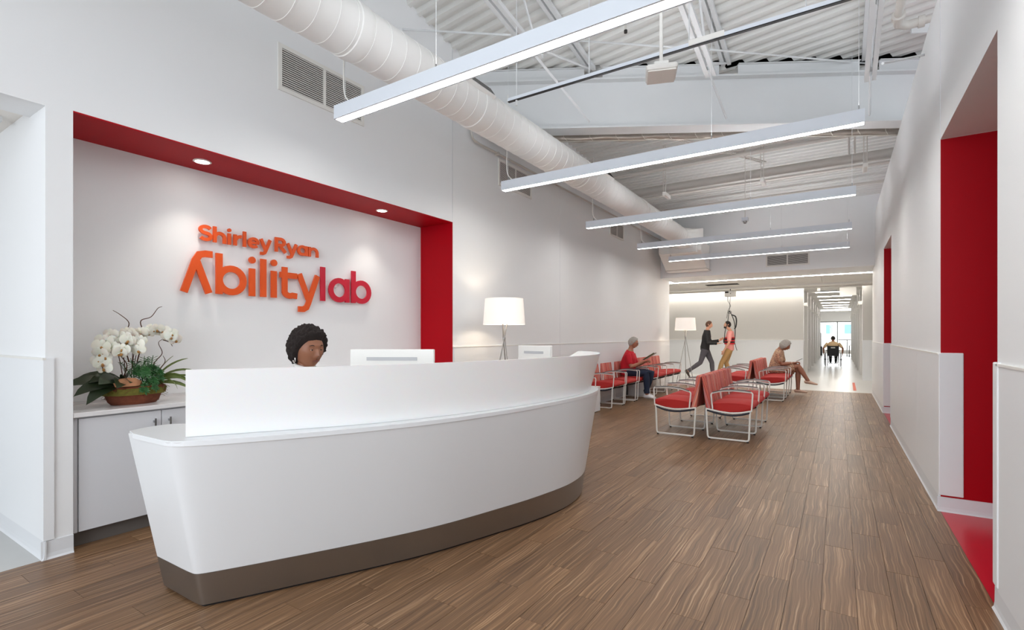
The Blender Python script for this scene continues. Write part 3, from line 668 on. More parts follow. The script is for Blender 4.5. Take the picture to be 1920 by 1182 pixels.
# ---------------------------------------------------------------- wall grilles
def grille(name, axis, c, a0, a1, z0, z1, label, nsl, grp):
    """axis 'x': on the wall plane x=c facing +x, running along y; axis 'y': on plane y=c facing -y, along x"""
    t = thing(name, label, 'vent', ((c, a0, z0) if axis == 'x' else (a0, c, z0)), 0, grp)
    def bx(u0, u1, w0, w1, d0, d1):
        return (c+d0, c+d1, u0, u1, w0, w1) if axis == 'x' else (u0, u1, c-d1, c-d0, w0, w1)
    f = .035; mid = (a0+a1)/2
    mb = MB().box(*bx(a0, a1, z0, z0+f, 0, .012)).box(*bx(a0, a1, z1-f, z1, 0, .012)).box(*bx(a0, a0+f, z0+f, z1-f, 0, .012)).box(*bx(a1-f, a1, z0+f, z1-f, 0, .012)).box(*bx(mid-.014, mid+.014, z0+f, z1-f, 0, .011))
    part('frame', mb, 'white', t); part('backing', MB().box(*bx(a0+f, a1-f, z0+f, z1-f, .0005, .002)), 'dim', t)
    mb = MB()
    for i in range(nsl):
        z = z0+f+(z1-z0-2*f)*(i+.5)/nsl; h = (z1-z0-2*f)/nsl*.19
        mb.box(*bx(a0+f, a1-f, z-h, z+h, .002, .009))
    part('slats', mb, 'white', t, stuff=True)
grille('air_vent', 'x', XL, 2.53, 3.46, 3.476, 3.88, 'largest louvred wall vent, above the niche', 18, 'louvred vents on the left wall')
grille('air_vent', 'x', XL, 5.862, 6.774, 3.49, 3.87, 'louvred wall vent behind the second light bar', 18, 'louvred vents on the left wall')
grille('air_vent', 'x', XL, 9.985, 10.80, 3.47, 3.82, 'louvred wall vent behind the third light bar', 14, 'louvred vents on the left wall')
grille('air_vent', 'y', 13.6, -1.49, -.57, 3.015, 3.315, 'double louvred vent on the bulkhead', 14, None)
# conduit on the left wall
t = thing('conduit_pipe', 'bent white conduit on the left wall under the duct', 'pipe', (-4.0, 6, 3.9))
part('conduit', MB().tube(cat_rom([(-4.0, 5.19, 4.4), (-4.0, 5.19, 4.0), (-4.0, 5.23, 3.93), (-4.0, 5.35, 3.905), (-4.0, 5.6, 3.905), (-4.0, 13.5, 3.905)], 5), .014, 8), 'pipe', t, True)
part('clamp', MB().box(-4.04, -3.98, 5.78, 5.81, 3.885, 3.925), 'pipe', t)

# ---------------------------------------------------------------- hanging linear lights
FX = [(2.657, -3.46, 2.2, 'nearest and largest linear light bar'), (5.07, -3.45, .18, 'second linear light bar from the camera'), (7.62, -3.50, .18, 'third linear light bar from the camera'), (10.02, -3.46, .18, 'fourth linear light bar from the camera'), (12.1, -3.41, .18, 'farthest linear light bar, before the bulkhead')]
for i, (y, x0, x1, lb) in enumerate(FX):
    z = 3.13; w = .100; h = .108
    t = thing('linear_light', lb, 'light', (x0, y, z), 0, 'hanging linear light bars')
    part('housing', MB().box(x0, x1, y, y+.014, z, z+h).box(x0, x1, y+w-.014, y+w, z, z+h).box(x0, x1, y+.006, y+w-.006, z+.03, z+h-.01).box(x0, x0+.004, y+.006, y+w-.006, z, z+h).box(x1-.004, x1, y+.006, y+w-.006, z, z+h), 'alu', t)
    part('diffuser', MB().box(x0+.008, x1-.008, y+.016, y+w-.016, z+.004, z+.02), 'em_fix', t)
    part('fill_strip', MB().box(x0+1.0, x1-.05, y+.018, y+w-.018, z+h-.009, z+h-.004), 'em_fill', t)  # glowing strip added on top of the bar to brighten the roof deck
    cs = [-3.38, -1.03, .14] if i else [-3.38, -2.40, -.2, 1.6]
    for cx in cs:
        zt = deckz(cx, y) if cx > gx(y) else deck2z(cx, y)
        part('cable', MB().tube([(cx, y+w/2, z+h), (cx, y+w/2, zt)], .0022, 5), 'steel', t)
        part('gripper', MB().tube([(cx, y+w/2, z+h), (cx, y+w/2, z+h+.05)], .006, 6), 'chrome', t)
    pc = [(-3.38+.07, y+w/2, z+h-.005), (-3.385, y+w/2, z+h+.09), (-3.40, y+w/2, z+h+.25), (-3.385, y+w/2, z+h+.55), (-3.39, y+w/2+.01, 4.3)]
    part('power_cord', MB().tube(cat_rom(pc, 5), .006, 6), 'white', t, True)
# niche downlights
for k, (x, y) in enumerate(((-4.30, 2.044), (-4.30, 3.944))):
    t = thing('downlight', ['round recessed downlight left in the red niche head', 'round recessed downlight right in the red niche head'][k], 'light', (x, y, 2.76), 0, 'niche downlights')
    part('trim_ring', MB().lathe([(.062, .006), (.066, -.001), (.052, -.004), (.05, .006)], 24, (x, y, 2.76)), 'white', t, True)
    part('lens', MB().lathe([(.05, 0), (.05, .003)], 24, (x, y, 2.757)), 'em_down', t)
    sp = bpy.data.lights.new('downlight_beam', 'SPOT'); sp.energy = 18; sp.color = (1, .92, .82); sp.spot_size = math.radians(96); sp.spot_blend = .7; sp.shadow_soft_size = .045
    so = bpy.data.objects.new('downlight_beam', sp); COL.objects.link(so); so.location = (x, y, 2.745); so.rotation_euler = (0, math.radians(-6), 0)

# ---------------------------------------------------------------- niche counter and cabinets
t = thing('counter_top', 'white quartz counter in the niche under the orchid', 'counter', (XN, 1.154, .84))
part('slab', MB().box(XN+.002, XL-.005, 1.156, 4.854, .838, .868), 'counter', t, bev=.003)
part('backsplash', MB().box(XN+.002, XN+.014, 1.156, 4.854, .868, .885), 'counter', t)
cf = XL-.03
labs = ['white base cabinet beside the left pillar', 'white base cabinet mostly hidden behind the desk panel', 'white base cabinet behind the desk, third from the pillar', 'white base cabinet behind the desk at the niche end']
ycab = [1.17, 1.66, 2.75, 3.80, 4.85]
for k in range(4):
    y0, y1 = ycab[k], ycab[k+1]
    if k == 0: y0 = 1.19
    c = thing('base_cabinet', labs[k], 'cabinet', ((XN+cf)/2, y0, .1), 0, 'base cabinets in the niche')
    part('carcass', MB().box(XN+.003, cf-.02, y0, y1-.002, .1, .832), 'lamin', c)
    nd = 1 if y1-y0 < .7 else 2
    for q in range(nd):
        a0 = y0+(y1-y0)*q/nd+.002; a1 = y0+(y1-y0)*(q+1)/nd-.003
        d = part('door', MB().box(cf-.018, cf, a0, a1, .105, .826), 'lamin', c, bev=.001)
        hy = (a1-.045) if (q == 0 and k != 1) else (a0+.045)
        hd = MB().box(cf+.022, cf+.030, hy-.005, hy+.005, .62, .775).box(cf, cf+.024, hy-.006, hy+.006, .745, .76).box(cf, cf+.024, hy-.006, hy+.006, .64, .655)
        part('handle', hd, 'chrome', d, label='satin metal bar handle')
part_ = struct('trim_9', MB().box(XN, cf-.06, 1.156, 4.854, 0, .1), 'toe', label='recessed toe kick under the niche cabinets', cat='trim')

struct('trim_10', MB().box(XN, XL-.04, 1.155, 1.186, .1, .836), 'lamin', label='filler strip between pillar and cabinets', cat='trim')
# ---------------------------------------------------------------- reception desk
bo = [(-3.05, 1.258), (-2.90, 1.259), (-2.70, 1.262), (-2.668, 1.268), (-2.652, 1.29), (-2.405, 1.757), (-2.133, 2.319), (-1.97, 2.80), (-1.86, 3.18), (-1.80, 3.55), (-1.835, 3.88), (-1.96, 4.14), (-2.20, 4.30), (-2.60, 4.36), (-3.0, 4.36)]
to = [(-3.0, 1.074), (-2.85, 1.078), (-2.68, 1.082), (-2.60, 1.088), (-2.54, 1.125), (-2.30, 1.475), (-1.985, 2.14), (-1.82, 2.80), (-1.763, 3.28), (-1.742, 3.72), (-1.785, 4.09), (-1.90, 4.40), (-2.14, 4.60), (-2.60, 4.68), (-3.0, 4.69)]
B = cat_rom([(p[0], p[1], 0) for p in bo], 7); T = cat_rom([(p[0], p[1], .87) for p in to], 7); n = len(B)
def lev(z): return [B[i].lerp(T[i], z/.87) for i in range(n)]
def wallstrip(z0, z1, th=.03, ends=True):
    a, b_ = lev(z0), lev(z1); mb = MB()
    def inset(pts):
        out = []
        for i, p in enumerate(pts):
            t_ = (pts[min(i+1, n-1)]-pts[max(i-1, 0)]); t_.z = 0; t_.normalize(); out.append(p+Vector((-t_.y, t_.x, 0))*th)
        return out
    ai, bi = inset(a), inset(b_); vs = a+b_+ai+bi; fs = []
    for i in range(n-1): fs += [(i, i+1, n+i+1, n+i), (2*n+i+1, 2*n+i, 3*n+i, 3*n+i+1), (n+i, n+i+1, 3*n+i+1, 3*n+i), (i+1, i, 2*n+i, 2*n+i+1)]
    fs += [(0, n, 3*n, 2*n), (n-1, 2*n-1, 4*n-1, 3*n-1)]
    return mb.add(vs, fs)
desk = thing('reception_desk', 'curved white reception desk with brushed metal base', 'desk', (-2.6, 2.4, 0))
part('white_shell', wallstrip(.187, .868), 'solid', desk, True)
part('metal_base', wallstrip(.014, .185), 'brushed', desk, True, label='brushed stainless plinth band')
# recessed foot, its black puts the plinth gap's shadow into the colour
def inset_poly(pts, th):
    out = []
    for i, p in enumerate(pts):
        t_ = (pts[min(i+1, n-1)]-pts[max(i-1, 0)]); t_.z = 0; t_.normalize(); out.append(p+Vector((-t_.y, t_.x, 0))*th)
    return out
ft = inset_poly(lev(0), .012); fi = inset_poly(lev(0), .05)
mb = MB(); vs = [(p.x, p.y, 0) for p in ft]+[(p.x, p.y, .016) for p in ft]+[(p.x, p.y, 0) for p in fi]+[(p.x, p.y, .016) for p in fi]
mb.add(vs, [f for i in range(n-1) for f in ((i, i+1, n+i+1, n+i), (2*n+i+1, 2*n+i, 3*n+i, 3*n+i+1))]); part('shadow_gap_foot', mb, 'black', desk)
# top ledge: outer outline to inner line
inn = cat_rom([(-3.10, 1.20, 0), (-3.10, 1.30, 0), (-2.98, 1.42, 0), (-2.86, 1.62, 0), (-2.62, 2.08, 0), (-2.40, 2.60, 0), (-2.28, 3.05, 0), (-2.25, 3.50, 0), (-2.32, 3.90, 0), (-2.5, 4.12, 0), (-2.8, 4.2, 0), (-3.0, 4.2, 0)], 7)
inn = resample(inn, n); To = resample(T, n)
To2 = [Vector((-3.09, 1.165, .87)), Vector((-3.055, 1.10, .87))]+To[1:]; In2 = [Vector((-3.10, 1.20, .87)), Vector((-3.10, 1.21, .87))]+[Vector((p.x, p.y, .87)) for p in inn[1:]]
k = len(To2); mb = MB(); vs = []
for z in (.845, .871): vs += [(p.x, p.y, z) for p in To2]+[(p.x, p.y, z) for p in In2]
fs = []
for i in range(k-1):
    fs += [(i, i+1, k+i+1, k+i), (2*k+i+1, 2*k+i, 3*k+i, 3*k+i+1), (i+1, i, 2*k+i, 2*k+i+1), (k+i, k+i+1, 3*k+i+1, 3*k+i)]
fs += [(0, k, 3*k, 2*k), (k-1, 3*k-1, 4*k-1, 2*k-1)]
part('ledge', mb.add(vs, fs), 'solid', desk, bev=.002)
part('end_panel', MB().add([(-3.05, 1.265, .187), (-3.02, 1.265, .187), (-3.02, 1.7, .187), (-3.05, 1.7, .187), (-3.09, 1.18, .845), (-3.05, 1.15, .845), (-3.03, 1.7, .845), (-3.09, 1.7, .845)],
     [(0, 1, 2, 3), (7, 6, 5, 4), (0, 4, 5, 1), (1, 5, 6, 2), (2, 6, 7, 3), (3, 7, 4, 0)]), 'solid', desk)
# worktop inside
def V2(p, z): q = Vector((-3.7, 2.9, 0))-Vector((p.x, p.y, 0)); q = Vector((p.x, p.y, 0))+q.normalized()*.46; return Vector((q.x, q.y, z))
wi = resample([p for p in inn], 24); mb = MB()
vs = [(p.x, p.y, z) for z in (.72, .745) for p in wi]+[tuple(V2(p, z)) for z in (.72, .745) for p in wi]
fs = [f for i in range(23) for f in ((i, i+1, 48+i+1, 48+i), (24+i, 24+i+1, 72+i+1, 72+i), (48+i, 48+i+1, 72+i+1, 72+i), (i, i+1, 24+i+1, 24+i))]
part('worktop', mb.add(vs, fs), 'solid', desk)
# frosted transaction panel
pb = [(-2.629, 1.174), (-2.493, 1.388), (-2.168, 1.926), (-1.99, 2.40), (-1.873, 2.886), (-1.81, 3.37), (-1.797, 3.74), (-1.83, 4.02), (-1.92, 4.27), (-2.12, 4.46), (-2.4, 4.54), (-2.75, 4.55)]
pt = [(-2.629, 1.174), (-2.493, 1.388), (-2.168, 1.926), (-1.99, 2.40), (-1.875, 2.89), (-1.795, 3.37), (-1.752, 3.76), (-1.775, 4.10), (-1.90, 4.46), (-2.05, 4.72), (-2.26, 4.88), (-2.32, 4.90)]
PB = cat_rom([(p[0], p[1], .872) for p in pb], 6); PT = cat_rom([(p[0], p[1], 1.195) for p in pt], 6); k = len(PB)
def off(pts, th):
    out = []
    for i, p in enumerate(pts):
        t_ = (pts[min(i+1, k-1)]-pts[max(i-1, 0)]); t_.z = 0; t_.normalize(); out.append(p+Vector((-t_.y, t_.x, 0))*th)
    return out
pi_, ti_ = off(PB, .026), off(PT, .026); mb = MB()
fs = [f for i in range(k-1) for f in ((i, i+1, k+i+1, k+i), (2*k+i+1, 2*k+i, 3*k+i, 3*k+i+1), (k+i, k+i+1, 3*k+i+1, 3*k+i), (i+1, i, 2*k+i, 2*k+i+1))]+[(0, k, 3*k, 2*k), (k-1, 2*k-1, 4*k-1, 3*k-1)]
part('privacy_panel', mb.add(PB+PT+pi_+ti_, fs), 'frost', desk, True, label='frosted white transaction panel')

# monitors
def monitor(loc, rz, label, w, h=.36):
    t = thing('monitor', label, 'monitor', loc, rz, None)
    z1 = 1.268-loc[2]; z0 = z1-h
    # local: back faces -y
    part('casing', MB().box(-w/2, w/2, 0, .035, z0, z1), 'white', t, local=True, bev=.006)
    part('screen', MB().box(-w/2+.012, w/2-.012, .035, .037, z0+.012, z1-.012), 'black', t, local=True)
    part('vent_strip', MB().box(-w*.30, w*.30, -.003, 0, z1-.075, z1-.052), 'shgrey', t, local=True)
    part('stand', MB().box(-.03, .03, -.03, .0, .012, z0+.1), 'shgrey', t, local=True); part('foot', MB().box(-.12, .12, -.1, .1, 0, .012), 'shgrey', t, local=True)
monitor((-2.50, 2.38, .745), math.radians(31), 'white monitor back in front of the receptionist', .565)
monitor((-2.36, 4.0, .745), math.radians(-12), 'white monitor back at the far end of the desk', .40)

# ---------------------------------------------------------------- sign letters
LX = XN+.03; LT = .018
def stroke(pts, w, closed=False, lift=0):
    pts = [Vector((p[0], p[1])) for p in pts]; m = len(pts); L = []; R = []
    for i in range(m):
        if closed: d0 = (pts[i]-pts[i-1]).normalized(); d1 = (pts[(i+1) % m]-pts[i]).normalized()
        else: d1 = (pts[min(i+1, m-1)]-pts[min(i, m-2)]).normalized(); d0 = (pts[max(i, 1)]-pts[max(i, 1)-1]).normalized()
        nn = Vector((-(d0.y+d1.y), d0.x+d1.x)); nn.normalize(); c = max(.5, nn.dot(Vector((-d0.y, d0.x)))); nn = nn*(w/2/c)
        L.append(pts[i]+nn); R.append(pts[i]-nn)
    mb = MB(); vs = [(LX+d, p.x, p.y) for d in (lift*.3, LT+lift) for p in L+R]; k = m; fs = []
    for i in range(m if closed else m-1):
        j = (i+1) % m
        fs += [(i, j, k+j, k+i), (2*k+i, 3*k+i, 3*k+j, 2*k+j), (i, 2*k+i, 2*k+j, j), (k+i, k+j, 3*k+j, 3*k+i)]
    if not closed: fs += [(0, k, 3*k, 2*k), (m-1, 2*k+m-1, 3*k+m-1, k+m-1)]
    return mb.add(vs, fs)
def arc(cx, cy, rx, ry, a0, a1, k=18): return [(cx+rx*math.cos(math.radians(a0+(a1-a0)*i/k)), cy+ry*math.sin(math.radians(a0+(a1-a0)*i/k))) for i in range(k+1)]
def glyph(ch, X, wd, xh, asc, w):
    """list of stroke meshes in box 0..wd, baseline 0"""
    s = []
    def st(p, closed=False, ww=None): s.append(stroke([(X+a, b) for a, b in p], ww or w, closed, .0007*len(s)))
    h = w/2
    if ch == 'l': st([(h, 0), (h, asc)])
    elif ch == 'i':
        st([(h, 0), (h, xh)]); r = w*.56; dd = arc(h, asc-r*.72, r/2, r/2, 0, 360, 16)[:-1]; st(dd, True, r)
    elif ch == 'b': st([(h, 0), (h, asc)]); rx = (wd-w)/2; st(arc(h+rx, xh/2, rx, xh/2-h+.004, 0, 360, 26)[:-1], True)
    elif ch == 'a': st([(wd-h, 0), (wd-h, xh)]); rx = (wd-w)/2; st(arc(h+rx, xh/2, rx, xh/2-h+.004, 0, 360, 26)[:-1], True)
    elif ch == 'h' or ch == 'n':
        st([(h, 0), (h, asc if ch == 'h' else xh)]); rx = (wd-w)/2; st([(wd-h, 0)]+arc(h+rx, xh-h-rx*.95, rx, rx*.95, 0, 150))
    elif ch == 'r': st([(h, 0), (h, xh)]); st(arc(h+wd*.62, xh-h-wd*.55, wd*.6, wd*.55, 165, 82))
    elif ch == 't': st([(wd, h*1.02)]+arc(wd*.55+h*.2, h+wd*.22, wd*.30, wd*.22, -60, -180)+[(wd*.25+h*.2, asc*.86)]); st([(0, xh-h), (wd, xh-h)])
    elif ch == 'y':
        st([(h*.9, xh), (wd*.5, h*.2)]); st([(wd-h*.9, xh), (wd*.5, -xh*.12), (wd*.42, -xh*.30), (wd*.28, -xh*.38), (wd*.06, -xh*.38)])
    elif ch == 'e':
        rx = (wd-w)/2; st(arc(h+rx, xh/2, rx, xh/2-h+.002, 0, 318, 24)); st([(h, xh/2), (wd-h*.4, xh/2)], ww=w*.8)
    elif ch == 'S':
        rx = (wd-w)/2; q = (asc-w)/4; st(arc(wd/2, asc-h-q, rx, q, 25, 270, 14)[:-1]+arc(wd/2, h+q, rx, q, 90, -155, 14))
    elif ch == 'R':
        st([(h, 0), (h, asc)]); rx = wd*.36; q = asc*.25; st([(h, asc-h)]+arc(wd*.48, asc-h-q+.006, rx-h*.3, q-.004, 90, -90, 12)+[(h, asc-h-2*q+.012)]); st([(wd*.42, asc*.46), (wd-h*.8, 0)])
    elif ch == 'A':
        st([(wd*.13, 0), (wd*.46, asc*.76), (wd*.58, asc*.91), (wd*.76, asc-h*.72), (wd*.97, asc-h*.72)]); st([(wd*.86, 0), (wd*.50, asc*.74)])
    out = MB()
    for g in s: out.add(g.v, g.f)
    return out
sign = thing('lettering_sign', 'raised orange and crimson lettering on the niche wall', 'sign', (LX, 3.0, 1.7))
XF = LX+LT
def lay(seq, ox, base, xh, asc, w, m):
    for ch, a, c in seq:
        y0, y1 = yOnX(320+a/4.8, XF), yOnX(320+c/4.8, XF)
        part('letter', glyph(ch, y0, y1-y0, xh, asc, w), m, sign)
lay([('S', 256, 380), ('h', 386, 504), ('i', 517, 560), ('r', 570, 652), ('l', 655, 692), ('e', 698, 803), ('y', 804, 910), ('R', 943, 1046), ('y', 1046, 1145), ('a', 1143, 1237), ('n', 1243, 1333)], 0, 0, .098, .138, .028, 'orange')
for o in list(sign.children):
    o.location = (0, 0, 2.166)
small = list(sign.children)
lay([('A', 80, 388), ('b', 410, 685), ('i', 710, 779), ('l', 812, 878), ('i', 908, 974), ('t', 986, 1140), ('y', 1140, 1343)], 0, 0, .255, .355, .056, 'orange')
lay([('l', 1352, 1410), ('a', 1426, 1611), ('b', 1631, 1806)], 0, 0, .255, .355, .056, 'crimson')
for o in sign.children:
    if o not in small: o.location = (0, 0, 1.722)

# ---------------------------------------------------------------- waiting chairs
def rpath(ctrl, k=5): return cat_rom(ctrl, k)
def corner(pts, r=.03, k=4, closed=False):
    pts = [Vector(p) for p in pts]; out = []; m = len(pts)
    for i, p in enumerate(pts):
        if not closed and i in (0, m-1): out.append(p); continue
        a = (pts[i-1]-p).normalized(); b_ = (pts[(i+1) % m]-p).normalized(); A = p+a*r; Bp = p+b_*r
        for j in range(k+1):
            t_ = j/k; out.append(A*(1-t_)**2+p*2*t_*(1-t_)+Bp*t_**2)
    return out
rail = [(-.270, .400), (-.12, .374), (.02, .362), (.15, .375), (.278, .406)]
def frame_parts(root, y):
    # side frame in local x-z plane at local y
    leg = corner([(-.266, y, .398), (-.246, y, .022), (.248, y, .022), (.262, y, .398)], .035)
    mb = MB().tube(leg, .010, 8, ref=(0, 1, 0), ry=.011)
    mb.tube([(a, y, z) for a, z in [(p.x, p.y) for p in rpath([(q[0], q[1], 0) for q in rail])]], .011, 8, ref=(0, 1, 0))
    arm = corner([(-.185, y, .388), (-.207, y, .604), (-.07, y, .640), (.06, y, .652), (.293, y, .640), (.278, y, .400)], .03)
    mb.tube(arm, .0095, 8, ref=(0, 1, 0))
    f = part('side_frame', mb, 'white', root, True, local=True)
    ca = rpath([(-.185, y, .620), (-.07, y, .652), (.05, y, .664), (.17, y, .662), (.272, y, .651)])
    part('arm_cap', MB().tube(ca, .018, 8, ref=(0, 1, 0), ry=.006), 'armcap', f, True, local=True)
    pan = rpath([(-.255, .385, 0), (-.12, .352, 0), (.02, .338, 0), (.15, .352, 0), (.262, .388, 0)])
    part('pan_edge', MB().tube([(p.x, y, p.y-.004) for p in pan], .010, 6, ref=(0, 1, 0), ry=.014), 'navy', f, True, local=True)
    for a in (-.225, .232): part('glide', MB().tube([(a, y, .0), (a, y, .016)], .014, 8), 'rubber', f, local=True)
    return f
def cushion(y0, y1):
    # seat: x profile with sagging underside, rounded front
    prof = [(-.20, .395), (-.10, .378), (.02, .370), (.15, .382), (.272, .412), (.290, .435), (.286, .462), (.262, .482), (.15, .495), (0, .492), (-.12, .482), (-.205, .472)]
    ys = [y0, y0+.012, y1-.012, y1]; sc = [.93, 1, 1, .93]; mb = MB(); m = len(prof); vs = []
    for yy, q in zip(ys, sc): vs += [(a*q+.002, yy, .435+(z-.435)*q) for a, z in prof]
    fs = [(r*m+i, r*m+(i+1) % m, (r+1)*m+(i+1) % m, (r+1)*m+i) for r in range(3) for i in range(m)]+[tuple(range(m))[::-1], tuple(range(3*m, 4*m))]
    return mb.add(vs, fs)
def backcush(y0, y1):
    prof = [(-.272, .402), (-.205, .392), (-.250, .640), (-.272, .815), (-.285, .830), (-.312, .830), (-.326, .812)]
    ys = [y0, y0+.01, y1-.01, y1]; sc = [.96, 1, 1, .96]; mb = MB(); m = len(prof); vs = []
    for yy, q in zip(ys, sc): vs += [(-.265+(a+.265)*q, yy, .61+(z-.61)*q) for a, z in prof]
    fs = [(r*m+i, r*m+(i+1) % m, (r+1)*m+(i+1) % m, (r+1)*m+i) for r in range(3) for i in range(m)]+[tuple(range(m))[::-1], tuple(range(3*m, 4*m))]
    return mb.add(vs, fs)
def bench(label, loc, rz, ns, pitch, grp, cat='chair'):
    t = thing('tandem_seating' if ns > 1 else 'waiting_chair', label, cat, loc, rz, grp)
    for i in range(ns+1): frame_parts(t, i*pitch)
    for i in range(ns):
        a, c = i*pitch+.014, (i+1)*pitch-.014
        part('seat', cushion(a, c), 'seat', t, True, local=True)
        part('backrest', backcush(a, c), 'stripe', t, True, local=True)
        part('cross_bar', MB().tube([(-.15, a, .355), (-.15, c, .355)], .012, 6), 'rubber', t, local=True); part('cross_bar', MB().tube([(.18, a, .362), (.18, c, .362)], .012, 6), 'rubber', t, local=True)
    return t
gA = 'back-to-back bench rows'
bR = bench('three-seat red bench nearest the camera, facing the right wall', (-1.20, 6.95, 0), 0, 3, .618, gA)
bL = dup(bR, (-1.862, 6.93+3*.618, 0), PI, 'three-seat red bench nearest the camera, facing the left wall', gA)
bR2 = dup(bR, (-1.20, 11.69, 0), 0, 'three-seat red bench the grey-haired woman sits on', gA)
bL2 = dup(bR, (-1.862, 11.69+3*.618, 0), PI, 'three-seat red bench backing onto the grey-haired woman', gA)
gW = 'single chairs along the left wall'
c1 = bench('red waiting chair half hidden behind the desk end', (-3.76, 7.36, 0), 0, 1, .60, gW)
dup(c1, (-3.76, 8.78, 0), 0, 'red waiting chair next to the small end table', gW)
dup(c1, (-3.76, 9.46, 0), 0, 'empty red waiting chair beside the seated man', gW)
dup(c1, (-3.76, 10.20, 0), 0, 'red waiting chair the man in the red shirt sits on', gW)
b4 = bench('three-seat red bench by the far floor lamp', (-3.73, 11.40, 0), 0, 3, .655, None)
# end tables
for k, (y0, y1, lb) in enumerate(((8.03, 8.42, 'pale end table just past the desk end'), (10.93, 11.28, 'pale end table between the seated man and the far bench'))):
    t = thing('end_table', lb, 'table', (-3.78, y0, 0), 0, 'end tables by the left wall')
    part('top', MB().box(-3.98, -3.58, y0, y1, .43, .452), 'white', t, bev=.003)
    part('side', MB().box(-3.98, -3.6, y0+.002, y0+.02, .02, .43), 'solid', t); part('side', MB().box(-3.98, -3.6, y1-.02, y1-.002, .02, .43), 'solid', t)
    part('front', MB().box(-3.6, -3.585, y0+.002, y1-.002, .02, .43), 'solid', t); part('plinth', MB().box(-3.96, -3.62, y0+.03, y1-.03, 0, .02), 'rubber', t)

# ---------------------------------------------------------------- floor lamps
def lamp(x, y, label):
    t = thing('floor_lamp', label, 'lamp', (x, y, 0), 0, 'tripod floor lamps')
    prof = [(.268, 1.50), (.243, 1.828), (.241, 1.828), (.266, 1.50)]
    mb = MB(); n_ = 40; vs = [(x+r*math.cos(2*PI*a/n_), y+r*math.sin(2*PI*a/n_), z) for r, z in prof for a in range(n_)]
    mb.add(vs, [(i*n_+a, i*n_+(a+1) % n_, ((i+1) % 4)*n_+(a+1) % n_, ((i+1) % 4)*n_+a) for i in range(4) for a in range(n_)])
    part('lamp_shade', mb, 'shade', t, True)
    part('hub', MB().lathe([(.018, 1.31), (.018, 1.335)], 10, (x, y, 0)), 'chrome', t, True)
    for k_ in range(3):
        a = math.radians(100+120*k_); ft_ = (x+.27*math.cos(a), y+.27*math.sin(a), 0); c_ = (x+.012*math.cos(a+1.6), y+.012*math.sin(a+1.6), 1.32); tp = (x-.045*math.cos(a), y-.045*math.sin(a), 1.56)
        part('leg', MB().tube([ft_, c_, tp], .0075, 8), 'brushed', t, True)
    part('socket', MB().lathe([(.018, 1.54), (.018, 1.59)], 10, (x, y, 0)), 'white', t)
    part('bulb', MB().sphere((x, y, 1.63), .03), 'em_bulb', t, True)
    part('spider', MB().tube([(x-.24, y, 1.80), (x+.24, y, 1.80)], .003, 5).tube([(x, y-.24, 1.80), (x, y+.24, 1.80)], .003, 5).tube([(x, y, 1.6), (x, y, 1.80)], .003, 5), 'chrome', t)
    l = bpy.data.lights.new('lamp_bulb', 'POINT'); l.energy = 15; l.color = (1, .86, .68); l.shadow_soft_size = .034
    o = bpy.data.objects.new('lamp_bulb_light', l); COL.objects.link(o); o.location = (x, y, 1.63)
lamp(-3.58, 5.33, 'tripod floor lamp with white drum shade behind the desk')
lamp(-3.42, 13.72, 'tripod floor lamp with white drum shade in the far corner')
#PEOPLE
# ---------------------------------------------------------------- people
def sstep(a, b, x): t = max(0, min(1, (x-a)/(b-a))); return t*t*(3-2*t)
def g2(u, a): return math.exp(-(u/a)**2)
HW = [.074]
def head_pt(d, fem=False):
    x, y, z = d; R = Vector((.096*x, HW[0]*y, .116*z))
    if z < 0: R.y *= 1-.30*(-z)**1.3; R.x *= (1-.12*(-z)) if x > 0 else (1-.35*(-z))
    if x > 0:
        Y, Z = R.y, R.z; f = x
        R.x -= .010*f*g2(Y, .05)*g2(Z-.0, .06)*.6
        R.x += f*(.006*g2(Y, .045)*g2(Z-.034, .010) - .008*g2(abs(Y)-.030, .014)*g2(Z-.012, .012)
                + .024*g2(Y, .0105)*g2(Z+.026, .016) + .012*g2(Y, .008)*g2(Z-.002, .018) + .007*g2(abs(Y)-.012, .008)*g2(Z+.034, .008)
                + .007*g2(Y, .020)*g2(Z+.055, .007) + .006*g2(Y, .018)*g2(Z+.068, .006) + .010*g2(Y, .022)*g2(Z+.096, .018) + .004*g2(abs(Y)-.042, .02)*g2(Z+.022, .02))
    return R
def head_mb(X):
    mb = MB(); N, Mm = 72, 60; vs = []
    for i in range(Mm+1):
        for k in range(N):
            th, ph = PI*i/Mm, 2*PI*k/N; vs.append(X @ head_pt((math.sin(th)*math.cos(ph), math.sin(th)*math.sin(ph), math.cos(th))))
    mb.add(vs, [(i*N+k, (i+1)*N+k, (i+1)*N+(k+1) % N, i*N+(k+1) % N) for i in range(Mm) for k in range(N)])
    for s_ in (-1, 1):
        e = MB().sphere((.0735, s_*.0305, .0145), (.0128, .0145, .0098), 14, 8).sphere((.0715, s_*.0305, .003), (.0125, .0135, .0075), 12, 8); mb.add([X @ Vector(v) for v in e.v], e.f)
        e = MB().tube([(-.012, s_*.070, -.030), (-.010, s_*.076, -.015), (-.008, s_*.081, .004), (-.014, s_*.083, .018), (-.026, s_*.082, .022), (-.030, s_*.078, .006), (-.022, s_*.072, -.016)], [.006, .008, .009, .008, .008, .007, .005], 8)
        e.sphere((-.016, s_*.072, -.002), (.014, .006, .022), 10, 8); mb.add([X @ Vector(v) for v in e.v], e.f)
    return mb
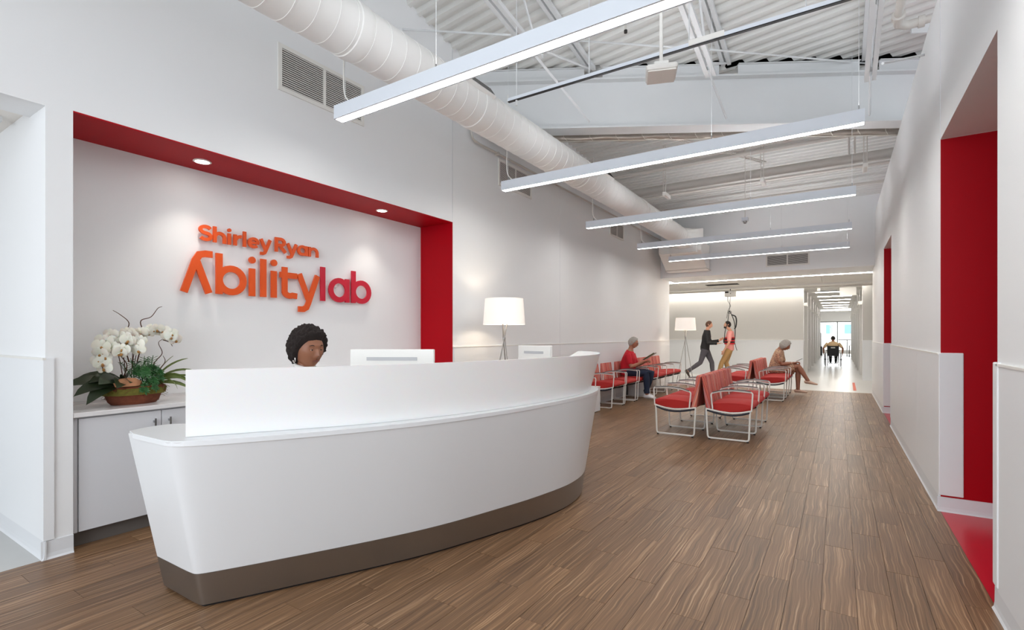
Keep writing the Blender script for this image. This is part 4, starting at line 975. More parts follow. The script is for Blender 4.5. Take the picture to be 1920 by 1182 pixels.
def hair_mb(X, line, thick, nz, sc, N=96, Mm=72, extra=None):
    mb = MB(); vs = []
    for i in range(Mm+1):
        for k in range(N):
            th, ph = PI*i/Mm, 2*PI*k/N; d = Vector((math.sin(th)*math.cos(ph), math.sin(th)*math.sin(ph), math.cos(th)))
            az = math.degrees(math.acos(max(-1, min(1, d.x/max(1e-6, math.hypot(d.x, d.y)))))) if abs(d.z) < .999 else 90
            el = math.degrees(math.asin(max(-1, min(1, d.z))))
            q = 0
            for (a0, l0), (a1, l1) in zip(line, line[1:]):
                if a0 <= az <= a1: q = l0+(l1-l0)*(az-a0)/(a1-a0)
            mk = sstep(q-7, q+7, el); p = head_pt(d); dd = p.normalized()
            t_ = thick(d, az, el) if callable(thick) else thick
            nn = noise.noise(d*sc)*nz
            p = p*.955+dd*(mk*(t_+.045*p.length+nn)); vs.append(X @ p)
    return mb.add(vs, [(i*N+k, (i+1)*N+k, (i+1)*N+(k+1) % N, i*N+(k+1) % N) for i in range(Mm) for k in range(N)])
def remesh(mb, vox, smooth=2):
    me = mb.mesh('tmp'); o = bpy.data.objects.new('tmp', me); COL.objects.link(o)
    r = o.modifiers.new('r', 'REMESH'); r.mode = 'VOXEL'; r.voxel_size = vox; r.use_smooth_shade = True
    if smooth: q = o.modifiers.new('s', 'SMOOTH'); q.iterations = smooth; q.factor = .6
    dg = bpy.context.evaluated_depsgraph_get(); e = bpy.data.meshes.new_from_object(o.evaluated_get(dg))
    bpy.data.objects.remove(o); bpy.data.meshes.remove(me); out = MB(); out.v = [tuple(v.co) for v in e.vertices]; out.f = [tuple(p.vertices) for p in e.polygons]
    bpy.data.meshes.remove(e); return out
def hand(mb, w, f, up, side, curl=.5, s=1.0):
    """w wrist, f pointing direction, up = back-of-hand direction, side=+1 thumb on (f x up) side"""
    w, f, up = Vector(w), Vector(f).normalized(), Vector(up); up = (up-f*up.dot(f)).normalized(); r = f.cross(up)*side
    mb.tube([w-f*.03, w, w+f*.035*s, w+f*.085*s, w+f*.095*s], [.024*s, .025*s, .036*s, .040*s, .036*s], 12, ref=r, ry=[.020*s, .018*s, .016*s, .013*s, .011*s])
    for q, L in ((1.5, .070), (.5, .080), (-.5, .074), (-1.5, .058)):
        b_ = w+f*.085*s+r*q*.0195*s; d = f.copy(); pts = [b_-f*.02*s, b_]; a = 0
        for j in range(3):
            a += curl*(.55 if j else .45); d = f*math.cos(a)-up*math.sin(a); pts.append(pts[-1]+d*L*s*(.42, .33, .25)[j])
        mb.tube(pts, [.0095*s, .0095*s, .0088*s, .008*s, .0068*s], 8)
    b_ = w+f*.03*s+r*.026*s; d = (f*.75+r*.65-up*.25*(1+curl)).normalized(); d2 = (f*.9+r*.25-up*.3*(1+curl)).normalized()
    mb.tube([b_-r*.015*s, b_+d*.02*s, b_+d*.042*s, b_+d*.042*s+d2*.028*s], [.014*s, .0125*s, .010*s, .0075*s], 8)
def torso(pts, grow=0.0, flat=1.0):
    """pts list of (point, half width, half depth)"""
    return MB().tube([p for p, a, b_ in pts], [a+grow for p, a, b_ in pts], 20, ref=(0, 1, 0), ry=[b_+grow for p, a, b_ in pts])
def limb(mb, pts, grow=0): mb.tube([p for p, r in pts], [r+grow for p, r in pts], 12); return mb
def interp(a, b, t): return Vector(a).lerp(Vector(b), t)
def arm_pts(sh, el, wr, k=1): return [(sh, .052*k), (interp(sh, el, .35), .047*k), (interp(sh, el, .8), .040*k), (el, .038*k), (interp(el, wr, .25), .039*k), (interp(el, wr, .7), .030*k), (wr, .025*k)]
def leg_pts(hp, kn, an, k=1): return [(hp, .092*k), (interp(hp, kn, .35), .080*k), (interp(hp, kn, .8), .060*k), (kn, .056*k), (interp(kn, an, .25), .056*k), (interp(kn, an, .7), .042*k), (an, .036*k)]
def shoe(mb, an, fd, up=(0, 0, 1), L=.27, h=.055, w=.047):
    an, fd, up = Vector(an), Vector(fd).normalized(), Vector(up).normalized(); s_ = fd.cross(up)
    base = an-up*(h+.01)
    pts = [base-fd*.075+up*h*.55, base-fd*.05+up*h*.75, base+fd*.03+up*h*.72, base+fd*.10+up*h*.5, base+fd*(L-.12)+up*h*.38, base+fd*(L-.08)+up*h*.32]
    mb.tube(pts, [w*.55, w*.78, w*.85, w*.95, w*.9, w*.5], 12, ref=s_, ry=[h*.5, h*.72, h*.70, h*.5, h*.38, h*.25])
    return mb
def build_person(label, loc, rz, J, skin, hair, hairfn, group=None, vox=.010, top=None, bottom=None, shoes='shoeB', shoefn=None, eyes=True):
    """J: torso list, neck, head (pos, yaw, pitch), arms [(sh, el, wr, f, up, side, curl)], legs [(hip, knee, ankle, footdir, footup)]"""
    t = thing('person', label, 'person', loc, rz, group)
    b = torso(J['torso'])
    for a in J['arms']: limb(b, arm_pts(*a[:3], J.get('ak', 1))); hand(b, *a[2:7], s=J.get('hs', 1))
    for l in J['legs']: limb(b, leg_pts(*l[:3], J.get('lk', 1))); shoe(b, l[2], l[3], l[4], L=.245, h=.048, w=.036)
    hp, yaw, pitch = J['head']; X = Matrix.Translation(hp) @ Matrix.Rotation(yaw, 4, 'Z') @ Matrix.Rotation(pitch, 4, 'Y') @ Matrix.Scale(J.get('hscale', 1), 4)
    nb = Vector(J['torso'][-1][0]); b.tube([nb-Vector((0, 0, .03)), nb+Vector((0, 0, .01)), X @ Vector((-.022, 0, -.085)), X @ Vector((-.015, 0, -.04))], [.066, .060, .058, .056] if J.get('hscale') else [.062, .054, .052, .05], 14)
    b = remesh(b, vox); h = head_mb(X); b.add(h.v, h.f); body = part('body', b, skin, t, True, local=True)
    for p in body.data.polygons: p.use_smooth = True
    hm = hairfn(X); o = part('hair', hm, hair, t, True, local=True)
    for p in o.data.polygons: p.use_smooth = True
    if eyes:
        for s_ in (-1, 1):
            part('eye', MB().sphere(X @ Vector((.0735, s_*.0305, .0085)), .0118, 12, 8), 'eyew', t, True, local=True)
            part('iris', MB().sphere(X @ Vector((.0822, s_*.0305, .0075)), (.0040, .0058, .0050), 10, 6), 'eyed', t, True, local=True)
            part('eyebrow', MB().tube([X @ Vector((.088, s_*.016, .031)), X @ Vector((.086, s_*.032, .036)), X @ Vector((.076, s_*.047, .031))], [.0025, .003, .0015], 6), hair if hair != 'grayhair' else 'grayhair', t, local=True)
        part('lips', MB().tube([X @ Vector((.078, -.022, -.061)), X @ Vector((.090, -.008, -.059)), X @ Vector((.092, 0, -.060)), X @ Vector((.090, .008, -.059)), X @ Vector((.078, .022, -.061))], [.002, .0055, .006, .0055, .002], 8), 'lip' if skin in ('skinB', 'skinM') else mat_lip, t, True, local=True)
    return t, X
mat_lip = mat('pale_lips', rgb(176, 96, 84), .5)
def cloth(name, mb, m, t, vox=.011, smooth=3, label=None):
    o = part(name, remesh(mb, vox, smooth), m, t, True, local=True, label=label)
    for p in o.data.polygons: p.use_smooth = True
    return o
V = Vector
short = lambda X: hair_mb(X, [(0, 44), (35, 38), (62, 18), (80, 2), (100, -22), (180, -38)], .010, .004, 14)
# --- receptionist behind the desk, facing her monitor
afro = lambda X: hair_mb(X, [(0, 40), (40, 36), (60, 22), (74, 6), (88, -18), (120, -40), (180, -46)], lambda d, az, el: .028+.012*max(0, d.z)+.014*max(0, -d.x), .012, 9, 160, 120)
Lz = 1.262; HW[0] = .083
J = dict(torso=[(V((0, 0, .56)), .17, .12), (V((0, 0, .66)), .165, .12), (V((.0, 0, .82)), .155, .115), (V((.0, 0, .96)), .165, .115), (V((-.01, 0, 1.06)), .15, .085), (V((-.015, 0, 1.12)), .07, .06)],
         hscale=1.12, head=(V((.02, 0, Lz)), math.radians(-9), math.radians(5)),
         arms=[(V((-.01, s_*.19, 1.03)), V((.10, s_*.24, .80)), V((.34, s_*.14, .775)), V((1, -s_*.25, -.05)), V((0, 0, 1)), s_, .45) for s_ in (-1, 1)],
         legs=[(V((.02, s_*.09, .55)), V((.44, s_*.12, .55)), V((.38, s_*.12, .12)), V((1, 0, 0)), V((0, 0, 1))) for s_ in (-1, 1)])
_T = Matrix.Translation; t, X = build_person('receptionist with short dark afro and hoop earring looking at her screen', (-3.08, 2.14, 0), math.radians(8), J, 'skinB', 'afro', afro, vox=.009)
b = torso([(p, a, d) for p, a, d in J['torso'][:-1]]+[(V((-.015, 0, 1.10)), .085, .07), (V((-.012, 0, 1.14)), .066, .062)], .010)
for a in J['arms']: limb(b, arm_pts(*a[:3])[:5], .012)
cloth('blouse', b, 'page', t, .010); part('collar', MB().tube([V((-.016+.066*math.cos(q*.7854), .070*math.sin(q*.7854), 1.152-.022*math.cos(q*.7854))) for q in range(8)], .013, 8, closed=True), 'page', t, True, local=True)
b = MB()
for l in J['legs']: limb(b, leg_pts(*l[:3]), .012)
cloth('trousers', b, 'jacket', t, .014)
for s_ in (-1, 1):
    part('earring', MB().tube([X @ V((-.012+.010*math.sin(q*.7), s_*(.084), -.058+.020*math.cos(q*.7))) for q in range(9)], .0032, 6, closed=True), 'silver', t, True, local=True, label='silver hoop earring')
b = MB()
for l in J['legs']: shoe(b, l[2], l[3], l[4], w=.05)
cloth('shoe', b, 'shoeB', t, .01, 1)
ch = thing('office_chair', 'black office chair under the receptionist', 'chair', (-3.08, 2.14, 0), math.radians(8))
part('seat', MB().box(-.22, .24, -.23, .23, .40, .47), 'black', ch, local=True, bev=.02); part('column', MB().lathe([(.03, .08), (.025, .40)], 12), 'chrome', ch, local=True)
for k_ in range(5):
    a = 2*PI*k_/5; part('base_arm', MB().tube([(0, 0, .1), (.27*math.cos(a), .27*math.sin(a), .06)], .016, 8), 'black', ch, local=True); part('caster', MB().sphere((.27*math.cos(a), .27*math.sin(a), .028), .028, 10, 6), 'rubber', ch, local=True)

HW[0] = .074
def seated(label, loc, rz, skin, hair, hairfn, headp, pitch, lean, elbow, wrist, cross, topmat, botm, shoem, dress=False, s_=1.0, hands=None, belly=0):
    sh = V((-.10+lean, 0, .92)); legs = []
    hz = .555
    for sd in (1, -1):
        hip = V((-.10, sd*.085, hz))
        if cross and sd == -1: legs.append((hip, V((.36, -.02, .66)), V((.56, -.03, .33)), V((.98, 0, -.10)), V((.10, 0, .98))))   # crossed over
        elif cross: legs.append((hip, V((.35, .05, .56)), V((.35, .02, .115)), V((1, .1, 0)), V((0, 0, 1))))
        else: legs.append((hip, V((.34+.03*sd, sd*.12, .565)), V((.24+.09*(sd < 0), sd*.12, .11)), V((1, sd*.12, 0)), V((0, 0, 1))))
    J = dict(torso=[(V((-.12, 0, .50)), .165, .12), (V((-.12, 0, .60)), .165, .125+belly*.4), (V((-.12+lean*.3, 0, .73)), .15, .115+belly), (V((-.11+lean*.8, 0, .88)), .165, .115+belly*.4), (V((-.115+lean, 0, .985)), .15, .085), (V((-.105+lean, 0, 1.02)), .10, .07), (V((-.09+lean, 0, 1.06)), .064, .06)],
             head=(headp, 0, pitch), arms=[(V((-.11+lean, sd*.185, .955)), V((elbow.x, sd*elbow.y, elbow.z)), V((wrist.x, sd*wrist.y, wrist.z)), V((.9, -sd*.35, .25)), V((-.15, -sd*.1, 1)) if hands is None else V((-.2, sd*.9, .4)), sd, 1.1) for sd in (1, -1)], legs=legs, ak=1.0, lk=1.06 if dress else 1)
    t, X = build_person(label, loc, rz, J, skin, hair, hairfn)
    if dress:
        b = torso(J['torso'][:-1]+[(V((-.10+lean, 0, 1.035)), .085, .066)], .012)
        for l in J['legs']: limb(b, [(l[0], .10), (interp(l[0], l[1], .5), .095), (interp(l[0], l[1], .82), .082)], .012)
        b.tube([(-.05, 0, .58), (.1, 0, .585), (.27, 0, .60)], [.15, .15, .12], 14, ref=(0, 1, 0), ry=[.10, .085, .075])
        for a in J['arms']: limb(b, arm_pts(*a[:3])[:3], .014)
        cloth('dress', b, topmat, t)
    else:
        b = torso(J['torso'][:-1]+[(V((-.10+lean, 0, 1.035)), .085, .066)], .012)
        for a in J['arms']: limb(b, arm_pts(*a[:3])[:3], .018)
        cloth('shirt', b, topmat, t); b = MB()
        b.tube([(-.16, 0, .53), (-.05, 0, .545)], [.165, .15], 14, ref=(0, 1, 0), ry=[.09, .09])
        for l in J['legs']: p = leg_pts(*l[:3]); limb(b, p[:-1]+[(interp(l[1], l[2], .93), .05)], .014)
        cloth('trousers', b, botm, t)
    for l in J['legs']:
        b = MB(); shoe(b, l[2], l[3], l[4], w=.056 if not dress else .050, h=.066 if not dress else .056); b = remesh(b, .008, 1); o = part('shoe', b, shoem, t, True, local=True)
    return t, X, J
grayman = lambda X: hair_mb(X, [(0, 48), (40, 40), (64, 16), (80, 0), (100, -24), (180, -44)], lambda d, az, el: .016+.008*max(0, -d.x), .007, 10)
t, X, J = seated('grey-haired man in red shirt and jeans reading a magazine', (-3.72, 10.52, 0), math.radians(4), 'skinT', 'grayhair', grayman, V((.01, 0, 1.20)), math.radians(14), .04, V((.02, .23, .70)), V((.24, .10, .80)), False, 'tee', 'jeans', 'shoeW', belly=.045)
g = part('eyeglasses', MB().tube([X @ V((.098+.001*math.cos(q), .031+.017*math.cos(q*.785), .010+.013*math.sin(q*.785))) for q in range(8)], .0013, 5, closed=True).tube([X @ V((.098, -.031+.017*math.cos(q*.785), .010+.013*math.sin(q*.785))) for q in range(8)], .0013, 5, closed=True).tube([X @ V((.095, .048, .014)), X @ V((-.01, .079, .012))], .0013, 5).tube([X @ V((.095, -.048, .014)), X @ V((-.01, -.079, .012))], .0013, 5).tube([X @ V((.1, .014, .013)), X @ V((.1, -.014, .013))], .0013, 5), 'black', t, local=True)
mg = thing('magazine', 'open magazine held by the man in the red shirt', 'magazine', (-3.42, 10.54, .86), math.radians(4))
for s_ in (-1, 1):
    mb = MB(); pr = [(0, 0), (.04, .012), (.09, .016), (.15, .010), (.20, 0)]; vs = []
    for d in (0, .004):
        for u, hh in pr:
            for w_ in (-.135, .135): vs.append((w_*.85+.04-hh*.2+d, s_*u, w_*.55+.05+hh*(1 if d == 0 else 1)))
    fs = []
    for q in range(4):
        a = q*2; fs += [(a, a+1, a+3, a+2), (10+a+1, 10+a, 10+a+2, 10+a+3)]
    fs += [(0, 10, 11, 1), (8, 9, 19, 18)]+[(q*2, q*2+2, 10+q*2+2, 10+q*2) for q in range(4)]+[(q*2+3, q*2+1, 10+q*2+1, 10+q*2+3) for q in range(4)]
    part('cover', mb.add(vs, fs), 'paper' if s_ < 0 else 'page', mg, local=True)
bob = lambda X: hair_mb(X, [(0, 40), (35, 32), (58, 6), (72, -22), (100, -46), (180, -58)], lambda d, az, el: .022+.012*max(0, -d.x)+.008*(el < 0), .006, 7)
t, X, J = seated('grey-haired woman in patterned dress with crossed legs looking at a phone', (-1.14, 13.24, 0), math.radians(-2), 'skinM', 'grayhair', bob, V((.10, 0, 1.13)), math.radians(30), .09, V((.05, .20, .70)), V((.27, .06, .73)), True, 'dress', 'dress', 'shoeT', dress=True)
part('bracelet', MB().tube([V((.245+.005*math.cos(q), -.085+.030*math.cos(q*.785), .728+.030*math.sin(q*.785))) for q in range(8)], .004, 5, closed=True), 'silver', t, True, local=True)
ph = thing('phone', 'dark phone in the seated woman\'s hand', 'phone', (-.76, 13.22, .80)); mb = MB().obox((0, 0, 0), (.14, .07, .008), 0, 0, math.radians(-28)); part('case', mb, 'black', ph, local=True)
mb = MB().obox((0, 0, 0), (.128, .062, .001), 0, 0, math.radians(-28)); mb.v = [(a-.002, b_, c+.005) for a, b_, c in mb.v]; part('screen', mb, 'navy', ph, local=True)

def standing(label, loc, rz, skin, hair, hairfn, arms, legs, lean, headp, pitch, s_):
    J = dict(torso=[(V((0, 0, .90)), .155, .11), (V((0, 0, 1.0)), .16, .115), (V((lean*.4, 0, 1.15)), .145, .105), (V((lean*.8, 0, 1.33)), .17, .115), (V((lean, 0, 1.45)), .155, .085), (V((lean*1.1, 0, 1.51)), .065, .06)],
             head=(headp, 0, pitch), arms=arms, legs=legs)
    return build_person(label, loc, rz, J, skin, hair, hairfn)+(J,)
# walking therapist in black
arms = [(V((.05, -.19, 1.42)), V((.10, -.24, 1.13)), V((.36, -.18, 1.12)), V((1, .1, .1)), V((0, 0, 1)), -1, .25), (V((.05, .19, 1.42)), V((.16, .22, 1.16)), V((.42, .16, 1.20)), V((.8, -.1, .65)), V((-.4, .9, .1)), 1, .3)]
legs = [(V((0, -.09, .93)), V((-.13, -.10, .52)), V((-.50, -.10, .24)), V((.55, 0, -.80)), V((.80, 0, .55))), (V((.02, .09, .93)), V((.20, .10, .52)), V((.23, .10, .085)), V((1, 0, 0)), V((0, 0, 1)))]
t, X, J = standing('man in black jacket walking with hands held out', (-3.50, 16.42, 0), math.radians(11), 'skinL', 'brownhair', short, arms, legs, .06, V((.12, 0, 1.69)), math.radians(4), 1)
b = torso(J['torso'][:-1]+[(V((.065, 0, 1.53)), .075, .07)], .02)
for a in J['arms']: limb(b, arm_pts(*a[:3])[:-1]+[(interp(a[1], a[2], .93), .034)], .018)
cloth('jacket', b, 'jacket', t); b = MB().tube([(0, 0, .88), (0, 0, .99)], [.15, .155], 14, ref=(0, 1, 0), ry=[.11, .112])
for l in legs: p = leg_pts(*l[:3]); limb(b, p[:-1]+[(interp(l[1], l[2], .95), .052)], .016)
cloth('trousers', b, 'slacks', t)
for l in legs: part('shoe', remesh(shoe(MB(), l[2], l[3], l[4], w=.052, h=.066), .008, 1), 'shoeB', t, True, local=True)
# man in the harness
arms = [(V((.0, .19, 1.42)), V((.02, .26, 1.13)), V((.16, .25, .90)), V((.35, -.1, -.9)), V((0, 1, .1)), 1, .4), (V((.0, -.19, 1.42)), V((-.02, -.25, 1.13)), V((.10, -.22, .90)), V((.3, 0, -.95)), V((0, -1, 0)), -1, .4)]
legs = [(V((0, -.09, .93)), V((.10, -.10, .51)), V((-.02, -.10, .10)), V((1, 0, 0)), V((0, 0, 1))), (V((0, .09, .93)), V((.22, .10, .52)), V((.34, .10, .09)), V((1, 0, 0)), V((0, 0, 1)))]
t, X, J = standing('bearded man in pink shirt strapped into a red and black harness', (-2.86, 16.86, 0), math.radians(190), 'skinL', 'darkhair', short, arms, legs, -.02, V((.06, 0, 1.69)), math.radians(-8), 1)
part('beard', MB().sphere(X @ V((.052, 0, -.082)), (.045, .048, .038), 14, 10), 'darkhair', t, True, local=True)
b = torso(J['torso'][:-1]+[(V((-.02, 0, 1.50)), .085, .075)], .016)
for a in J['arms']: limb(b, arm_pts(*a[:3])[:3], .02)
cloth('shirt', b, 'pink', t); b = MB().tube([(0, 0, .88), (0, 0, .99)], [.15, .15], 14, ref=(0, 1, 0), ry=[.11, .11])
for l in legs: p = leg_pts(*l[:3]); limb(b, p[:-1]+[(interp(l[1], l[2], .95), .052)], .016)
cloth('trousers', b, 'khaki', t)
for l in legs: part('shoe', remesh(shoe(MB(), l[2], l[3], l[4], w=.052, h=.066), .008, 1), 'shoeB', t, True, local=True)
hv = thing('lift_harness', 'black and red walking harness with straps hung from the ceiling lift', 'harness', (-2.86, 16.86, 1.2), math.radians(190))
def band(z, h, a, b_): return MB().lathe([(1, z-h/2), (1.03, z-h/2), (1.03, z+h/2), (1, z+h/2), (1, z-h/2)], 28, (0, 0, 0), a, b_, close=False)
for z, m_ in ((-.09, 'vest'), (-.045, 'black'), (0, 'vest'), (.045, 'black'), (.085, 'vest')): part('belt_band', band(z, .043, .150, .192), m_, hv, True, local=True)
part('buckle', MB().box(.15, .18, -.05, .05, -.07, .07), 'black', hv, local=True)
for s_ in (-1, 1):
    part('strap', MB().tube(cat_rom([(.15, s_*.12, .05), (.13, s_*.13, .28), (.06, s_*.12, .55), (.03, s_*.07, .78), (.01, 0, .92)], 4), .011, 6), 'black', hv, local=True)
    part('strap', MB().tube(cat_rom([(-.15, s_*.12, .05), (-.16, s_*.12, .3), (-.13, s_*.10, .6), (-.05, s_*.06, .82), (0, 0, .92)], 4), .011, 6), 'black', hv, local=True)
part('leg_strap', MB().tube([(-.15, .1, -.08), (-.19, .1, -.25), (-.21, .1, -.30)], .009, 6), 'black', hv, local=True)
part('padded_handle', MB().tube(cat_rom([(-.06, .12, .80), (-.17, .14, .74), (-.18, .14, .45), (-.14, .13, .36)], 4), .019, 8), 'black', hv, True, local=True)
hx, hy, hz_ = -2.90, 17.235, 2.69
ho = thing('patient_lift', 'white motor box of the patient lift under its ceiling track', 'lift', (hx, hy, hz_))
part('motor_box', MB().box(hx-.16, hx+.16, hy-.09, hy+.09, hz_-.09, hz_+.09), 'white', ho, bev=.01)
part('hook', MB().tube([(hx, hy, hz_+.09), (hx, hy, hz_+.152)], .012, 8), 'rubber', ho)
part('label_plate', MB().box(hx-.14, hx-.04, hy-.093, hy-.09, hz_+.02, hz_+.07), 'rubber', ho); part('knob', MB().sphere((hx+.02, hy-.092, hz_), .014, 8, 6), 'rubber', ho)
part('lift_strap', MB().tube([(hx, hy, hz_-.09), (-2.88, 17.0, 2.3), (-2.86, 16.87, 2.12)], .006, 6), 'rubber', ho)
part('control_cord', MB().tube(cat_rom([(hx-.08, hy, hz_-.09), (hx-.06, hy-.05, 2.45), (hx+.03, hy-.15, 2.3), (hx-.02, hy-.25, 2.15), (hx-.05, hy-.35, 1.9)], 5), .007, 6), 'black', ho, True)
part('spreader_ring', MB().tube([V((-2.86+.05*math.cos(q*.785), 16.86, 2.09+.04*math.sin(q*.785))) for q in range(8)], .008, 6, closed=True), 'black', ho, True)

# wheelchair and its user, seen from behind
wc = thing('wheelchair', 'black manual wheelchair rolling down the corridor', 'wheelchair', (-.22, 26.45, 0), math.radians(90))
for s_ in (-1, 1):
    y_ = s_*.29
    w_ = part('drive_wheel', MB().tube([(.30*math.cos(2*PI*q/28), y_+s_*.0, .30+.285*math.sin(2*PI*q/28)) for q in range(28)], .017, 8, closed=True), 'rubber', wc, True, local=True)
    part('hand_rim', MB().tube([(.26*math.cos(2*PI*q/28), y_+s_*.045, .30+.25*math.sin(2*PI*q/28)) for q in range(28)], .008, 6, closed=True), 'chrome', w_, True, local=True)
    mb = MB()
    for q in range(12): mb.tube([(0, y_, .30), (.285*math.cos(2*PI*q/12), y_, .30+.275*math.sin(2*PI*q/12))], .003, 4)
    part('spokes', mb, 'chrome', w_, local=True, stuff=True); part('hub', MB().tube([(0, y_-.03, .3), (0, y_+.03, .3)], .03, 10), 'black', w_, local=True)
    part('caster_wheel', MB().tube([(.38+.075*math.cos(2*PI*q/16), s_*.22, .085+.075*math.sin(2*PI*q/16)) for q in range(16)], .012, 6, closed=True), 'rubber', wc, True, local=True)
    part('back_post', MB().tube([(-.18, s_*.21, .30), (-.20, s_*.21, .92), (-.28, s_*.21, .94)], .012, 8), 'black', wc, True, local=True)
    part('side_tube', MB().tube([(-.18, s_*.21, .30), (.35, s_*.21, .30), (.40, s_*.21, .15)], .012, 8), 'black', wc, True, local=True)
    part('armrest', MB().box(-.12, .20, s_*.24-.025, s_*.24+.025, .68, .71), 'black', wc, local=True, bev=.008)
    part('footrest', MB().box(.42, .56, s_*.10-.07, s_*.10+.07, .10, .115), 'black', wc, local=True)
    part('leg_hanger', MB().tube([(.35, s_*.19, .48), (.47, s_*.17, .12)], .01, 6), 'black', wc, local=True)
part('cross_brace', MB().tube([(-.1, -.2, .3), (-.1, .2, .5)], .009, 6).tube([(-.1, .2, .3), (-.1, -.2, .5)], .009, 6), 'chrome', wc, local=True)
part('seat', MB().box(-.18, .28, -.21, .21, .46, .50), 'black', wc, local=True, bev=.01)
bk = part('back_panel', MB().box(-.215, -.19, -.21, .21, .46, .90), 'black', wc, local=True, bev=.006)
part('label_patch', MB().box(-.219, -.216, -.08, .08, .80, .85), 'page', bk, local=True)
arms = [(V((-.08, s_*.19, 1.02)), V((-.10, s_*.36, .80)), V((.02, s_*.35, .57)), V((.3, -s_*.1, -.9)), V((0, s_, .1)), s_, .7) for s_ in (-1, 1)]
legs = [(V((-.05, s_*.09, .58)), V((.36, s_*.11, .58)), V((.44, s_*.10, .185)), V((1, 0, 0)), V((0, 0, 1))) for s_ in (-1, 1)]
J = dict(torso=[(V((-.08, 0, .54)), .15, .11), (V((-.08, 0, .64)), .16, .115), (V((-.09, 0, .80)), .16, .105), (V((-.08, 0, .95)), .175, .11), (V((-.06, 0, 1.05)), .155, .085), (V((-.05, 0, 1.10)), .065, .06)], head=(V((.02, 0, 1.22)), 0, math.radians(18)), arms=arms, legs=legs)
t, X = build_person('man in cream shirt pushing himself in the wheelchair, back view', (-.22, 26.45, 0), math.radians(90), J, 'skinT', 'darkhair', short, eyes=False)
b = torso(J['torso'][:-1]+[(V((-.055, 0, 1.09)), .085, .07)], .016)
for a in arms: limb(b, arm_pts(*a[:3])[:3], .02)
cloth('shirt', b, 'cream', t); b = MB()
for l in legs: limb(b, leg_pts(*l[:3]), .014)
cloth('trousers', b, 'jacket', t, .013)
for l in legs: part('shoe', remesh(shoe(MB(), l[2], l[3], l[4]), .009, 1), 'black', t, True, local=True)

# ---------------------------------------------------------------- orchid arrangement on the counter
cx_, cy_, cz_ = -4.30, 1.575, .868
pl = thing('orchid_arrangement', 'white orchids and green foliage in a mossy rust bowl on the niche counter', 'plant', (cx_, cy_, cz_))
C_ = V((cx_, cy_, cz_))
bw = part('bowl', MB().lathe([(.112, 0), (.128, .02), (.150, .09), (.160, .125), (.15, .13), (.14, .12)], 36, C_, .82, 1.22), 'basket', pl, True)
mb = MB()
for i in range(220):
    a = random.uniform(0, 2*PI); r0 = random.uniform(.85, 1.06); z_ = random.uniform(.02, .14); rr_ = (.11+.05*z_/.14)*r0
    p = C_+V((.82*rr_*math.cos(a), 1.22*rr_*math.sin(a), z_)); q = p+V((random.uniform(-.03, .03), random.uniform(-.05, .05), random.uniform(-.03, .02)))
    mb.tube([p, (p+q)/2+V((.004, 0, .006)), q], .0013, 4)
part('straw', mb, 'basket', bw, stuff=True)
mb = MB()
vs = []; N_ = 28
for i in range(9):
    for k_ in range(N_):
        th = PI*i/8/2; a = 2*PI*k_/N_; nn = 1+.12*noise.noise(V((math.cos(a)*3, math.sin(a)*3, i*.7)))
        vs.append(C_+V((.82*.163*math.sin(th)*math.cos(a)*nn, 1.22*.163*math.sin(th)*math.sin(a)*nn, .10+.06*math.cos(th)*nn-.03*(i == 8))))
mb.add(vs, [(i*N_+k_, (i+1)*N_+k_, (i+1)*N_+(k_+1) % N_, i*N_+(k_+1) % N_) for i in range(8) for k_ in range(N_)]); part('moss', mb, 'moss', bw, True)
mb = MB().lathe([(.0, .0), (.05, .0), (.058, .03), (.03, .055), (.0, .06)], 18, C_+V((.105, -.075, .135)), .6, 1.5); part('bark_chip', mb, 'bark', pl, True)
def leaf(base, d, L, w_, droop, m_='leaf', up0=.5, seg=8, name='leaf', fold=.25, roll=0):
    base, d = V(base), V(d).normalized(); side = d.cross(V((0, 0, 1))).normalized(); side = (side*math.cos(roll)+V((0, 0, 1))*math.sin(roll)).normalized(); pts = []; p = base.copy(); a = up0
    mb = MB(); vs = []
    for i in range(seg+1):
        t_ = i/seg; ww = w_*math.sin(PI*min(1, .12+.88*t_))**.7*(1 if t_ < .98 else .1)
        nrm = V((0, 0, 1))
        vs += [p+side*ww+nrm*ww*fold, p, p-side*ww+nrm*ww*fold, p-nrm*.003]
        p = p+(d*math.cos(a)+V((0, 0, 1))*math.sin(a))*L/seg; a -= droop/seg
    for i in range(seg):
        k_ = 4*i; fs = [(k_, k_+4, k_+5, k_+1), (k_+1, k_+5, k_+6, k_+2), (k_, k_+3, k_+7, k_+4), (k_+2, k_+6, k_+7, k_+3)]; mb.add([], []); mb.f += fs
    mb.v = [tuple(v) for v in vs]
    return part(name, mb, m_, pl, True)
random.seed(11)
for (dx, dy, L, w_, dr, u) in ((.3, -1, .36, .042, .9, .25), (.5, -1, .34, .045, 1.1, .12), (-.1, -1, .37, .04, .7, .35), (.7, -.8, .30, .045, .9, .5), (.2, -.9, .26, .04, 1.5, .8), (.9, -.5, .24, .042, 1.2, .5), (-.5, -.8, .3, .04, .9, .6), (.8, -.1, .2, .04, 1.3, .7), (-.2, .4, .24, .035, .8, 1.2)):
    leaf(C_+V((.02, -.07, .14)), (dx, dy, 0), L*.93, w_*1.15, dr, 'leaf', u, roll=.75)
